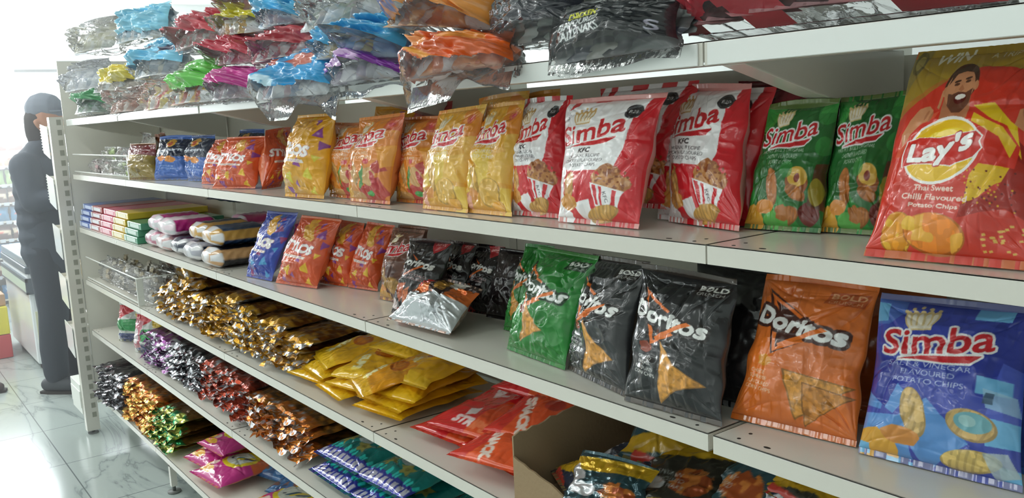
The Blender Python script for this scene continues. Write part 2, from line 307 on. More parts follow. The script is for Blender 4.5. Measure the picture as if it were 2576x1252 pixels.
Q = {
 'gold5': [[-2.934, -0.008, 1.352], [-2.752, 0.044, 1.352], [-2.8, 0.072, 1.492], [-2.979, 0.021, 1.492]],
 'blue5a': [[-2.755, 0.037, 1.352], [-2.583, 0.117, 1.352], [-2.606, 0.162, 1.514], [-2.775, 0.083, 1.514]],
 'blue5b': [[-2.508, 0.09, 1.352], [-2.32, 0.114, 1.352], [-2.345, 0.151, 1.516], [-2.53, 0.128, 1.516]],
 'or5a': [[-2.26, 0.05, 1.352], [-2.074, 0.089, 1.352], [-2.058, 0.144, 1.498], [-2.24, 0.105, 1.498]],
 'or5b': [[-1.973, 0.001, 1.352], [-1.795, 0.069, 1.352], [-1.792, 0.124, 1.507], [-1.965, 0.057, 1.507]],
 'or5c': [[-1.726, 0.052, 1.352], [-1.783, 0.136, 1.352], [-1.879, 0.225, 1.529], [-1.801, 0.109, 1.523]],
 'ye5a': [[-1.41, -0.01, 1.352], [-1.221, 0.01, 1.352], [-1.218, 0.061, 1.559], [-1.403, 0.041, 1.559]],
 'si5a': [[-1.275, 0.055, 1.352], [-1.085, 0.062, 1.352], [-1.113, 0.111, 1.536], [-1.299, 0.104, 1.536]],
 'si5b': [[-1.102, 0.027, 1.352], [-0.927, 0.033, 1.352], [-0.916, 0.084, 1.55], [-1.117, 0.077, 1.543]],
 'si5c': [[-0.968, 0.076, 1.352], [-0.813, 0.085, 1.352], [-0.852, 0.133, 1.54], [-0.995, 0.125, 1.54]],
 'sy5a': [[-0.78, 0.028, 1.352], [-0.616, 0.027, 1.352], [-0.603, 0.077, 1.556], [-0.773, 0.078, 1.548]],
 'sy5b': [[-0.629, 0.034, 1.352], [-0.491, 0.037, 1.352], [-0.511, 0.097, 1.559], [-0.627, 0.094, 1.552]],
 'kf5a': [[-0.514, 0.057, 1.352], [-0.373, 0.068, 1.352], [-0.411, 0.125, 1.562], [-0.541, 0.116, 1.56]],
 'kf5b': [[-0.359, 0.039, 1.352], [-0.174, 0.042, 1.352], [-0.166, 0.102, 1.556], [-0.394, 0.098, 1.554]],
 'kf5c': [[-0.197, 0.138, 1.352], [-0.033, 0.107, 1.352], [-0.068, 0.185, 1.563], [-0.256, 0.22, 1.57]],
 'gr5a': [[-0.051, 0.141, 1.352], [0.068, 0.155, 1.352], [0.054, 0.224, 1.535], [-0.055, 0.211, 1.531]],
 'gr5b': [[0.059, 0.168, 1.352], [0.156, 0.177, 1.352], [0.15, 0.247, 1.542], [0.046, 0.237, 1.535]],
 'la5': [[0.211, 0.022, 1.352], [0.388, 0.035, 1.352], [0.362, 0.123, 1.584], [0.221, 0.113, 1.583]],
 'blue4': [[-1.825, 0.022, 1.088], [-1.671, 0.041, 1.088], [-1.576, 0.104, 1.289], [-1.748, 0.082, 1.287]],
 'st4a': [[-1.635, 0.04, 1.088], [-1.449, 0.082, 1.088], [-1.395, 0.146, 1.277], [-1.565, 0.107, 1.282]],
 'st4b': [[-1.524, 0.129, 1.088], [-1.403, 0.155, 1.088], [-1.365, 0.204, 1.261], [-1.473, 0.181, 1.267]],
 'br4a': [[-1.439, 0.176, 1.088], [-1.309, 0.197, 1.088], [-1.313, 0.236, 1.257], [-1.436, 0.217, 1.257]],
 'br4b': [[-1.186, 0.135, 1.088], [-1.063, 0.144, 1.088], [-1.042, 0.195, 1.267], [-1.18, 0.186, 1.266]],
 'dk4a': [[-1.019, 0.075, 1.088], [-0.886, 0.107, 1.088], [-0.876, 0.171, 1.258], [-1.013, 0.138, 1.259]],
 'dk4b': [[-0.986, 0.17, 1.088], [-0.874, 0.185, 1.088], [-0.875, 0.235, 1.246], [-0.971, 0.222, 1.248]],
 'dk4c': [[-0.912, 0.205, 1.088], [-0.801, 0.222, 1.088], [-0.81, 0.271, 1.238], [-0.913, 0.256, 1.24]],
 'gn4a': [[-0.555, 0.063, 1.088], [-0.366, 0.047, 1.088], [-0.333, 0.104, 1.287], [-0.518, 0.12, 1.287]],
 'gn4b': [[-0.685, 0.155, 1.088], [-0.597, 0.168, 1.088], [-0.586, 0.22, 1.266], [-0.665, 0.208, 1.267]],
 'bk4a': [[-0.371, 0.056, 1.088], [-0.193, 0.019, 1.088], [-0.189, 0.079, 1.295], [-0.363, 0.116, 1.286]],
 'bk4b': [[-0.178, 0.006, 1.088], [0.001, 0.02, 1.088], [-0.023, 0.089, 1.285], [-0.198, 0.075, 1.293]],
 'or4': [[-0.014, 0.058, 1.088], [0.168, 0.083, 1.088], [0.147, 0.161, 1.286], [-0.016, 0.139, 1.287]],
 'si4': [[0.176, 0.069, 1.088], [0.363, 0.091, 1.088], [0.34, 0.169, 1.284], [0.16, 0.148, 1.281]],
 't_a': [[-3.688, -0.01, 1.623], [-3.274, 0.056, 1.623], [-3.274, 0.096, 1.737], [-3.688, 0.03, 1.737]],
 't_b': [[-3.032, -0.01, 1.605], [-2.614, 0.027, 1.605], [-2.614, 0.067, 1.708], [-3.032, 0.03, 1.708]],
 't_c': [[-2.573, -0.0, 1.602], [-2.153, 0.007, 1.602], [-2.153, 0.047, 1.72], [-2.573, 0.04, 1.72]],
 't_d': [[-2.182, -0.02, 1.607], [-1.762, -0.013, 1.607], [-1.762, 0.027, 1.733], [-2.182, 0.02, 1.733]],
 't_e': [[-1.776, -0.02, 1.604], [-1.428, -0.02, 1.601], [-1.507, 0.02, 1.691], [-1.862, 0.02, 1.709]],
 't_f': [[-1.444, -0.025, 1.591], [-1.025, -0.01, 1.591], [-1.025, 0.03, 1.71], [-1.444, 0.015, 1.71]],
 't_g': [[-1.073, 0.0, 1.603], [-0.723, 0.0, 1.606], [-0.782, 0.04, 1.668], [-1.142, 0.04, 1.68]],
 't_h': [[-0.675, -0.03, 1.591], [-0.356, -0.03, 1.602], [-0.402, 0.01, 1.676], [-0.731, 0.01, 1.677]],
 't_i': [[-4.033, 0.03, 1.74], [-3.62, 0.103, 1.74], [-3.62, 0.143, 1.883], [-4.033, 0.07, 1.883]],
 't_j': [[-3.34, 0.0, 1.701], [-2.934, 0.109, 1.701], [-2.934, 0.149, 1.813], [-3.34, 0.04, 1.813]],
 't_k': [[-2.745, 0.02, 1.723], [-2.326, 0.057, 1.723], [-2.326, 0.097, 1.86], [-2.745, 0.06, 1.86]],
 't_l': [[-1.851, 0.02, 1.701], [-1.534, 0.02, 1.695], [-1.612, 0.06, 1.795], [-1.939, 0.06, 1.799]],
 't_m': [[-1.552, 0.01, 1.689], [-1.133, 0.039, 1.689], [-1.133, 0.079, 1.783], [-1.552, 0.05, 1.783]],
 't_n': [[-1.094, -0.01, 1.664], [-0.717, -0.01, 1.64], [-0.771, 0.03, 1.744], [-1.162, 0.03, 1.755]],
 't_o': [[-0.795, 0.0, 1.704], [-0.434, 0.0, 1.661], [-0.48, 0.04, 1.747], [-0.852, 0.04, 1.798]],
 't_p': [[-3.922, 0.06, 1.915], [-3.514, 0.162, 1.915], [-3.514, 0.202, 2.068], [-3.922, 0.1, 2.068]],
 't_q': [[-3.136, 0.06, 1.886], [-2.724, 0.14, 1.886], [-2.724, 0.18, 2.027], [-3.136, 0.1, 2.027]],
 't_r': [[-2.279, 0.04, 1.784], [-1.86, 0.055, 1.784], [-1.86, 0.095, 1.899], [-2.279, 0.08, 1.899]],
 't_s': [[-1.851, 0.04, 1.784], [-1.497, 0.04, 1.775], [-1.573, 0.08, 1.873], [-1.936, 0.08, 1.887]],
 't_t': [[-1.505, 0.03, 1.775], [-1.209, 0.03, 1.762], [-1.279, 0.07, 1.846], [-1.583, 0.07, 1.868]],
 't_u': [[-1.247, 0.02, 1.737], [-0.828, 0.035, 1.737], [-0.828, 0.075, 1.836], [-1.247, 0.06, 1.836]],
 't_v': [[-0.458, 0.0, 1.644], [-0.218, 0.0, 1.644], [-0.257, 0.04, 1.737], [-0.503, 0.04, 1.75]],
 't_w': [[-0.284, -0.02, 1.602], [-0.016, -0.02, 1.608], [-0.049, 0.02, 1.689], [-0.326, 0.02, 1.697]],
 't_x': [[-0.075, 0.06, 1.629], [0.356, 0.06, 1.623], [0.336, 0.1, 1.708], [-0.108, 0.1, 1.744]],
}
# ---------------------------------------------------------------- room
def tile_mat():
    m = bpy.data.materials.new('marble_tile'); m.use_nodes = True; nt = m.node_tree; b = nt.nodes['Principled BSDF']; L = nt.links.new
    tc = nt.nodes.new('ShaderNodeTexCoord'); mp = nt.nodes.new('ShaderNodeMapping'); L(tc.outputs['Object'], mp.inputs[0])
    mp.inputs['Location'].default_value = (0.11, 0.235, 0)
    br = nt.nodes.new('ShaderNodeTexBrick'); L(mp.outputs[0], br.inputs[0])
    br.offset = 0; br.inputs['Scale'].default_value = 1; br.inputs['Brick Width'].default_value = .6; br.inputs['Row Height'].default_value = .6
    br.inputs['Mortar Size'].default_value = .0028; br.inputs['Mortar Smooth'].default_value = .1
    n = nt.nodes.new('ShaderNodeTexNoise'); n.inputs['Scale'].default_value = 1.6; n.inputs['Detail'].default_value = 8; n.inputs['Distortion'].default_value = 1.6
    mp2 = nt.nodes.new('ShaderNodeMapping'); mp2.inputs['Rotation'].default_value = (0, 0, .9); mp2.inputs['Scale'].default_value = (.55, 2.0, 1)
    L(tc.outputs['Object'], mp2.inputs[0]); L(mp2.outputs[0], n.inputs['Vector'])
    cr = nt.nodes.new('ShaderNodeValToRGB'); e = cr.color_ramp.elements
    e[0].position = .44; e[0].color = (*lin('adb7b4'), 1); e[1].position = .56; e[1].color = (*lin('adb7b4'), 1)
    x = e.new(.5); x.color = (*lin('858f8e'), 1)
    for p_ in (.485, .515): x = e.new(p_); x.color = (*lin('a3adab'), 1)
    L(n.outputs['Fac'], cr.inputs[0])
    mx = nt.nodes.new('ShaderNodeMix'); mx.data_type = 'RGBA'; L(br.outputs['Fac'], mx.inputs[0]); L(cr.outputs[0], mx.inputs[6]); mx.inputs[7].default_value = (*lin('6a7272'), 1)
    L(mx.outputs[2], b.inputs['Base Color']); b.inputs['Roughness'].default_value = .16
    return m
X0, X1, Y0, Y1, ZC = -10.0, 4.2, -6.2, 4.4, 3.0
wallm = mat('painted_wall', 'f2f4f2', .7)
tag(MB().box(X0, X1, Y0, Y1, -.1, 0).build('floor', tile_mat()), kind='structure')
tag(MB().box(X0, X1, Y0, Y1, ZC, ZC + .1).build('ceiling', mat('ceiling_board', 'f5f5f2', .8)), kind='structure')
w = MB().box(X0 - .1, X0, Y0, Y1, 0, .5).box(X0 - .1, X0, Y0, Y1, 2.9, ZC).box(X0 - .1, X0, Y0, -1.9, .5, 2.9).box(X0 - .1, X0, 2.6, Y1, .5, 2.9)
tag(w.build('wall_left', wallm), kind='structure')
tag(MB().box(X1, X1 + .1, Y0, Y1, 0, ZC).build('wall_right', wallm), kind='structure')
tag(MB().box(X0, X1, Y0 - .1, Y0, 0, ZC).build('wall_front', wallm), kind='structure')
tag(MB().box(X0, X1, Y1, Y1 + .1, 0, ZC).build('wall_back', wallm), kind='structure')
win = MB(); win.box(X0 - .06, X0 - .05, -1.9, 2.6, .5, 2.9)
wo = tag(win.build('window_1', mat('daylit_glass', 'ffffff', .2, emit=('f4fbff', 9.0))), kind='structure')
fr = MB()
for y in (-1.9, -.4, 1.1, 2.56): fr.box(X0 - .05, X0 + .02, y, y + .04, .5, 2.9)
fr.box(X0 - .05, X0 + .02, -1.9, 2.6, .48, .53).box(X0 - .05, X0 + .02, -1.9, 2.6, 2.87, 2.92)
fr.build('window_frame', mat('white_frame', 'f0f0f0', .5), wo)
lxn = {-7.4: 'by the shop front', -5.4: 'level with the chest freezer', -3.4: 'level with the slotted post', -1.4: 'level with the aisle middle', .6: 'level with the viewer', 2.6: 'behind the viewer'}
for i, (lx, ly, lp) in enumerate(LAMPS):
    r = tag(empty('ceiling_light', (lx, ly, ZC)), 'long white ceiling light ' + lxn[lx] + {-1.2: ', nearest the shelves', -3.0: ', unseen middle row added for fill', -4.8: ', unseen farthest row added for fill'}[ly], 'light', 'ceiling lights')
    MB().box(-.66, .66, -.17, .17, -.05, 0).build('lamp_housing', mat('white_frame', 'f0f0f0', .5), r)
    MB().box(-.64, .64, -.14, .14, -.058, -.05).build('diffuser', mat('lamp_diffuser', 'ffffff', .5, emit=('f6fffb', 7.0)), r)
# ---------------------------------------------------------------- shelving
ZL = {1: .22, 2: .56, 3: .8216, 4: 1.0861, 5: 1.35, 6: 1.615}
cream = mat('cream_enamel', 'dcd9cf', .24, coat=.25, spec=.5)
dark = mat('dark_hole', '2a2622', .8)
strip = mat('price_strip', 'eef1ee', .22, coat=.4)
DEP = .42
gon = tag(empty('gondola_frame', (-1.5, DEP, 0)), 'long cream metal shelving frame with back panels and adjustable feet', 'shelving')
def loc(mb): mb.V = [(x + 1.5, y - DEP, z) for x, y, z in mb.V]; return mb
for k in range(-4, 2):
    loc(MB().box(k - .015, k + .015, DEP + .012, DEP + .07, .0, 1.62)).build('upright', cream, gon, bevel=.002)
    if k > -4: 
        loc(MB().box(k - .013, k + .013, .045, DEP + .012, .12, .185).box(k - .012, k + .012, .045, .07, .03, .185)).build('base_leg', cream, gon)
        loc(MB().disc(k, .057, .0, .028, .028, t=.008).tube([(k, .057, .008), (k, .057, .05)], .007)).build('foot', mat('grey_foot', '6f7270', .5), gon, smooth=True)
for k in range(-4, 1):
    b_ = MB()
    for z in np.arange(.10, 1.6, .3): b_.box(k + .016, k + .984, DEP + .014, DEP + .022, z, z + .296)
    loc(b_).build('back_panel', mat('fill_lit_enamel', 'e8e5da', .45), gon)  # panel paint lightened past the shelf cream to stand in for bounced light
rown = {6: 'topmost shelf', 5: 'second shelf from the top', 4: 'third shelf from the top', 3: 'fourth shelf from the top', 2: 'fifth shelf from the top', 1: 'lowest shelf'}
bayn = {-4: 'in the far bay by the slotted post', -3: 'second bay from the slotted post', -2: 'third bay from the slotted post', -1: 'fourth bay from the slotted post', 0: 'at the right picture edge'}
def make_shelf(k, lv, off=0.0):
    z = ZL[lv]; H = {6: .031}.get(lv, .0265); g = .0015
    x0, x1 = k + g, k + 1 - g
    if lv in (3, 4) and k == 0: x0 += .006
    r = tag(empty('shelf', (k + .5, 0, z)), 'cream ' + rown[lv] + ', ' + bayn[k], 'shelf', 'shelf boards')
    mb = MB(); T = .0016
    mb.box(x0, x1, 0, DEP, z - T, z)
    mb.box(x0, x1, 0, T, z - H, z).box(x0, x1, T, .014 if lv < 6 else .03, z - H, z - H + T)
    mb.box(x0, x0 + T, T, DEP, z - .026, z).box(x1 - T, x1, T, DEP, z - .026, z)
    mb.box(x0 + .02, x1 - .02, .17, .20, z - .012, z - T)
    mb.mi = 1
    for s, e in ((x0, 1), (x1, -1)):
        for hx, hy, rx, ry in ((.032, .015, .0028, .0028), (.032, .04, .0028, .0028), (.078, .0145, .0055, .0028)):
            mb.disc(s + e * hx, hy, z - .00005, rx, ry)
    V = np.array(mb.V) - (k + .5, 0, z)
    o = mk('tray', V, mb.F, [cream, dark], r, smooth=False, mi=mb.M)
    bv = o.modifiers.new('bevel', 'BEVEL'); bv.width = .0013; bv.segments = 2; bv.limit_method = 'ANGLE'; bv.harden_normals = False
    for s, e in ((x0, 1), (x1, -1)):
        if lv == 6 and e == 1:
            a = s + .021 - (k + .5)
            MB().prism([(.03, -.012), (DEP - .002, -.012), (DEP - .002, -.115), (.40, -.115), (.19, -.073), (.03, -.031)], 0, a - .019, a + .019).build('bracket', cream, r, bevel=.002)
        else:
            a = s + e * .004 - (k + .5); d_ = .075 if lv > 1 else .028
            MB().prism([(.055, -.008), (DEP - .002, -.008), (DEP - .002, -d_), (.30, -d_ * .8), (.055, -.024)], 0, a - .0012, a + .0012).build('bracket', cream, r)
    if lv == 6:
        MB().box(x0 - k - .5 + .0065, x1 - k - .5 - .0065, -.003, -.0002, -.0305, -.002).build('price_strip', strip, r, bevel=.0008)
    return r
for k in range(-4, 1):
    for lv in ZL: make_shelf(k, lv)
sd = tag(MB().prism([(math.cos(t) * .006, math.sin(t) * .006) for t in np.linspace(0, 5.9, 16)], 1, -.0012, -.0001).build('round_sticker', strip), 'small round white price sticker on the lip under the wafer boxes', 'sticker')
sd.location = (-3.27, 0, 1.0861 - .0125)
# ---------------------------------------------------------------- end cap at the far end of the run
ec = tag(empty('end_cap_rack', (-4.08, 0, 0)), 'cream end rack with a slotted post closing the far end of the shelves', 'shelving')
def le(mb): mb.V = [(x + 4.08, y, z) for x, y, z in mb.V]; return mb
pm = MB().box(-4.11, -4.062, -.066, -.004, .02, 1.63)
pm.mi = 1
for i in range(31): pm.box(-4.0625, -4.0612, -.034, -.014, .09 + i * .05, .09 + i * .05 + .027)
le(pm); mk('slotted_post', pm.V, pm.F, [cream, mat('slot_shadow', '9a9a8c', .7)], ec, smooth=False, mi=pm.M)
le(MB().box(-4.075, -4.066, .0, .86, .16, 1.9)).build('end_panel', mat('fill_lit_enamel', 'e8e5da', .45), ec)
le(MB().box(-4.11, -4.062, .80, .862, .02, 1.63)).build('slotted_post', cream, ec, bevel=.003)
for y in (-.035, .83): le(MB().disc(-4.086, y, 0, .026, .026, t=.008).tube([(-4.086, y, .008), (-4.086, y, .03)], .008)).build('foot', mat('grey_foot', '6f7270', .5), ec)
le(MB().box(-4.34, -4.112, -.07, -.01, .10, .26).box(-4.33, -4.112, -.074, -.07, .135, .225)).build('base_plinth', mat('white_plinth', 'e8ebe4', .4), ec, bevel=.004)
le(MB().box(-4.0655, -4.03, .12, .18, .02, .2)).build('base_leg', cream, ec)
for n_, z in enumerate((1.59, 1.336, 1.082, .828, .57)):
    r = tag(empty('end_cap_shelf', (-4.11, 0, z)), 'white end rack shelf with side plate ' + ['beside the head', 'beside the arm', 'beside the waist', 'beside the hip', 'beside the knees'][n_] + ' of the person', 'shelf', 'end rack shelves')
    MB().box(-.165, -.001, -.064, .85, -.022, -.02 + .004).box(-.168, -.165, -.064, .85, -.045, .0).build('tray', cream, r)
    pts = [(-.001, -.008), (-.172, .01), (-.160, -.135), (-.001, -.165)]
    MB().prism(pts, 1, -.072, -.069).build('side_plate', strip, r)
    if n_ < 2:
        b_ = MB()
        for i in range(9): b_.box(-.178, -.16, -.0735, -.0725, -.005 - i * .0145, -.0005 - i * .0145)
        b_.build('plate_teeth', strip, r)
for n_, (y, z, c_) in enumerate(((.02, 1.34, 'c9d4e6'), (.06, 1.34, '9db4dd'), (.02, .832, 'c9b182'), (.02, .575, '8f8c86'))):
    s_ = sheet([(-4.27, y, z - .015), (-4.13, y, z - .015), (-4.13, y + .01, z + .06), (-4.27, y + .01, z + .06)], .05, 20, 24, 50 + n_)
    o = mk('snack_packet', s_.reshape(-1, 3), gfaces(20, 24).reshape(-1, 4), mat('pk' + c_, c_, .3, coat=.4))
    tag(o, ['pale blue packet on the end rack above the second side plate', 'blue packet behind the pale one on the end rack', 'tan packet on the fourth end rack shelf', 'grey packet on the lowest end rack shelf'][n_], 'packet')
# ---------------------------------------------------------------- chest freezer, crates, far shelves, duct
wf = mat('white_freezer', 'e9eef0', .25, coat=.4)
fz = tag(empty('chest_freezer', (-6.2, .3, 0)), 'white chest freezer with dark trim behind the standing person', 'freezer')
def lf(mb, c_=(-6.2, .3, 0)): mb.V = [(x - c_[0], y - c_[1], z - c_[2]) for x, y, z in mb.V]; return mb
lf(MB().box(-6.75, -5.68, -.03, .62, .04, .66)).build('cabinet', wf, fz, bevel=.02)
lf(MB().box(-6.76, -5.67, -.04, .63, .655, .70)).build('handle_rail', mat('dark_trim', '55616a', .35), fz, bevel=.006)
lf(MB().box(-6.76, -5.67, -.045, -.04, .535, .60)).build('name_band', mat('green_grey_band', 'aebfae', .4), fz)
lf(MB().box(-6.765, -5.665, -.046, -.03, .60, .625).box(-6.765, -5.665, -.046, -.03, .52, .535).box(-5.68, -5.665, -.046, .05, .52, .625)).build('band_trim', mat('dark_trim', '55616a', .35), fz)
lf(MB().box(-6.75, -5.68, -.03, .62, .70, .755)).build('lid_frame', mat('steel_lid', 'aeb9bd', .25, metal=.5), fz, bevel=.008)
lf(MB().box(-6.70, -5.72, .02, .57, .752, .762)).build('lid', mat('lid_glass', 'd5e2e6', .08), fz)
lf(MB().box(-5.69, -5.672, -.01, .09, .18, .40)).build('label', mat('yellow_label', 'e6e6c2', .5), fz)
for x in (-6.6, -5.8): lf(MB().box(x, x + .06, .0, .06, 0, .05).box(x, x + .06, .5, .56, 0, .05)).build('castor', dark, fz)
tb = tag(empty('storage_tub', (-6.1, .2, .762)), 'translucent white plastic tub standing on the freezer lid', 'tub')
MB().prism([(-.22, 0), (.22, 0), (.25, .17), (-.25, .17)], 1, -.16, .14).build('tub_body', mat('milky_plastic', 'e3e8ec', .3), tb, bevel=.01)
MB().box(-.265, .265, -.175, .155, .165, .19).build('lid', mat('milky_lid', 'eef2f4', .2), tb, bevel=.006)
bx = tag(MB().box(-5.86, -5.78, .03, .12, .762, 1.0).build('paper_roll', mat('cream_card', 'e6dfd6', .6), bevel=.008), 'tall cream carton on the freezer next to the white tub', 'carton')
cp = tag(MB().prism([(.035 * math.cos(t), .035 * math.sin(t)) for t in np.linspace(0, 5.98, 20)], 2, 0, .07).build('jar', mat('brown_jar', 'a68d7c', .3)), 'small brown and white jar on top of the cream carton', 'jar'); cp.location = (-5.82, .075, 1.0)
for n_, (nm, x0, x1, z0, z1, c_, lb, ct) in enumerate((('crate', -6.75, -6.25, .0, .17, 'c03b3f', 'red crate on the floor beside the chest freezer', 'crate'), ('carton', -6.75, -6.25, .17, .37, 'ddd02c', 'yellow carton with dark print on top of the red crate', 'box'), ('cardboard_box', -6.8, -6.28, .37, .455, 'b08a66', 'brown cardboard box on top of the yellow carton', 'box'))):
    r = tag(empty(nm, ((x0 + x1) / 2, -.3, z0)), lb, ct)
    MB().box(-.25, .25, -.25, .2, .002, z1 - z0 - .002).build('body', mat(nm + '_skin', c_, .5), r, bevel=.006)
    if n_ == 0: MB().prism([(.07 * math.cos(t), .075 + .06 * math.sin(t)) for t in np.linspace(0, math.pi, 10)], 1, -.253, -.2495).build('hand_hole', dark, r); MB().box(.2495, .252, -.12, -.02, .05, .12).build('hand_hole', dark, r)
    if n_ == 1:
        MB().box(.2495, .2515, -.16, .12, .03, .05).box(.2495, .2515, -.16, .12, .07, .08).build('printed_lines', mat('dark_ink', '4a4a28', .6), r)
        MB().disc(0, 0, 0, .03, .03).build('round_mark', mat('grey_mark', '6c6a60', .6), r).location = (.15, -.1, .2 - .004)
rg = random.Random(4)
for i in range(9):
    a = rg.uniform(0, 6.28); pts = []
    V = []; Fq = []
    for t in np.linspace(0, 1, 9):
        r_ = .014 * math.sin(math.pi * (t * .9 + .07)) + .002; c0 = np.array((t * .17 - .085, .02 * math.sin(t * 3), .006 * math.sin(t * 6)))
        pts.append((tuple(c0), r_))
    o = MB().tube([p_[0] for p_ in pts], [p_[1] for p_ in pts], 10).build('green_pepper', mat('green_skin', '79a03f' if i % 2 else '9ab85a', .35), smooth=True)
    o.location = (-6.5 + rg.uniform(-.14, .16), -.32 + rg.uniform(-.14, .12), .475 + .028 * (i // 3)); o.rotation_euler = (rg.uniform(-.2, .2), 0, a)
    tag(o, 'long green pepper in the loose pile on the brown box', 'vegetable', 'green peppers on the brown box')
# far product wall
fs = tag(empty('far_shelving', (-8.6, .5, 0)), 'distant shelving unit with packed rows of snacks by the shop front', 'shelving')
for y in (-1.1, .47): MB().box(-.45, .02, y - .5, y - .47, 0, 1.52).build('side_panel', cream, fs)
MB().box(-.47, -.45, -1.6, 0, 0, 1.52).build('back_panel', cream, fs)
RW = [.05, .27, .44, .61, .78, .95, 1.12, 1.29]
for z in RW:
    MB().box(-.45, .02, -1.57, -.03, z - .015, z).build('shelf_board', cream, fs)
    for i in range(9): MB().box(.021, .023, -.66 + i * .069, -.66 + i * .069 + .045, z - .028, z + .003).build('price_tag', mat('tag_grey', 'c9d2dc', .5), fs)
pc = ['2f6f9c', '6b3b30', '2f78a8', '5b3a33', '3a82ab', '6e4a3a', '93b76a', 'e2a08a']
pn = ['blue', 'brown', 'blue', 'brown', 'blue', 'brown', 'green', 'peach']
for ri, z in enumerate(RW):
    for i in range(9):
        yy = -.9 + i * .15
        s_ = sheet([(-8.6, yy, z + .001), (-8.6, yy + .14, z + .001), (-8.63, yy + .14, z + .13), (-8.63, yy, z + .13)], .07, 8, 10, ri * 20 + i)
        cc = np.ones((80, 3)) * hexc(pc[ri]); cc[30:50] = hexc('e8d8c0' if ri % 2 else 'd8584a') if ri % 2 else hexc(pc[ri]); cc[34:36] = hexc('e06a5a')
        o = mk('snack_packet', s_.reshape(-1, 3), gfaces(8, 10).reshape(-1, 4), mat('printed_film', rough=.27, coat=.55, attr=True, bump=.45, bscale=26), None, cc)
        tag(o, '%s snack packet in row %s of the distant shelving' % (pn[ri], ['one', 'two', 'three', 'four', 'five', 'six', 'seven', 'eight'][ri] + ' from the floor'), 'packet', '%s packets in far row %d' % (pn[ri], ri + 1))
for i in range(6):
    s_ = sheet([(-8.62, -.4 + i * .15, 1.43), (-8.62, -.26 + i * .15, 1.43), (-8.66, -.26 + i * .15, 1.55), (-8.66, -.4 + i * .15, 1.55)], .08, 8, 10, 900 + i)
    tag(mk('snack_packet', s_.reshape(-1, 3), gfaces(8, 10).reshape(-1, 4), mat('pk_rose', 'd88b86', .3)), 'pink snack packet on the very top of the distant shelving', 'packet', 'pink packets on far shelving')
dc = tag(empty('air_conditioner', (-8, .65, 2.05)), 'pale wall air conditioner high up at the far end of the aisle', 'air conditioner')
MB().prism([(-.30, .02), (.16, .02), (.34, .10), (.34, .30), (-.30, .30)], 0, -.12, .1).build('casing', mat('pale_casing', 'e2e9f4', .5), dc, bevel=.01)
MB().box(.1, .104, -.27, .15, .05, .07).build('air_slot', mat('grey_foot', '6f7270', .5), dc)
MB().box(-.02, .02, -.02, .02, .30, .95).build('ceiling_rod', mat('pale_casing', 'e2e9f4', .5), dc)

# scattering volume added to imitate lens glare at the far end
def glare(name, x0, x1, y0, y1, dens, label):
    m_ = bpy.data.materials.new(name + '_scatter'); m_.use_nodes = True; nt = m_.node_tree; nt.nodes.clear()
    ho = nt.nodes.new('ShaderNodeOutputMaterial'); hv = nt.nodes.new('ShaderNodeVolumeScatter'); hv.inputs['Density'].default_value = dens; hv.inputs['Anisotropy'].default_value = .5
    nt.links.new(hv.outputs[0], ho.inputs['Volume'])
    tag(MB().box(x0, x1, y0, y1, .02, 2.9).build(name, m_), label, 'glare', kind='stuff')
glare('lens_glare', -9.6, -3.0, -5.5, 1.5, .11, 'bright haze volume added to imitate a lens veil over the far end of the aisle')
# ---------------------------------------------------------------- prints
def crown(A, cx, cy, s, gold='c9a063', fill='f0e6d2'):
    k = A.W / A.H; f = lambda x, y: (cx + x * s + y * s * .12, cy + (y * s - x * s * .12) * k)
    def lobe(x, y, rx, ry, rot, c): p_ = f(x, y); A.ell(p_[0], p_[1], rx * s, ry * s * k, c, rot)
    A.poly([f(-.85, .95), f(.85, .95), f(.95, .45), f(-.95, .45)], gold)
    for x, r in ((-.85, -22), (.85, 22), (-.45, -10), (.45, 10), (0, 0)):
        lobe(x, .10, .36, .78, r, gold); lobe(x, .16, .20, .56, r, fill)
    for x, y in ((-1.18, -.62), (-.6, -.78), (0, -.92), (.6, -.78), (1.18, -.62)): lobe(x, y, .15, .15, 0, gold)
    A.poly([f(-.8, .85), f(.8, .85), f(.85, .6), f(-.85, .6)], fill); A.poly([f(-.85, .98), f(.85, .98), f(.86, .86), f(-.86, .86)], gold)
def simba_logo(A, cx=.47, cy=.30, w=.74, h=.15, rot=-9, ow=None, red='c9252d', gold='c9a063'):
    ow = ow or max(2, int(A.W * .016))
    crown(A, cx - w * .17, cy - h * .80, w * .125, gold)
    t = math.radians(rot); k = A.W / A.H; mw = A.mtext('Simba', cx, cy, w, h, rot, .12, arc=-.02, bold=max(1, int(A.W * .006)))
    sw = [(cx - w * .33, cy + h * .92), (cx - w * .1, cy + h * .70), (cx + w * .15, cy + h * .58), (cx + w * .42, cy + h * .38), (cx + w * .33, cy + h * .72), (cx + w * .1, cy + h * .86), (cx - w * .12, cy + h * .85)]
    ms = A.mpoly(sw); A.put(dil(mw | ms, ow), 'f4f2f2'); A.put(mw | ms, red)
def lines(A, ls, cx, cy, h, gap, c, w0, rot=-3, out=None, ow=0, bold=0):
    mx = max(len(l) for l in ls)
    for i, l in enumerate(ls): A.text(l, cx + .004 * i, cy + i * gap, w0 * len(l) / mx, h, c, rot, .12, out=out, ow=ow, bold=bold)
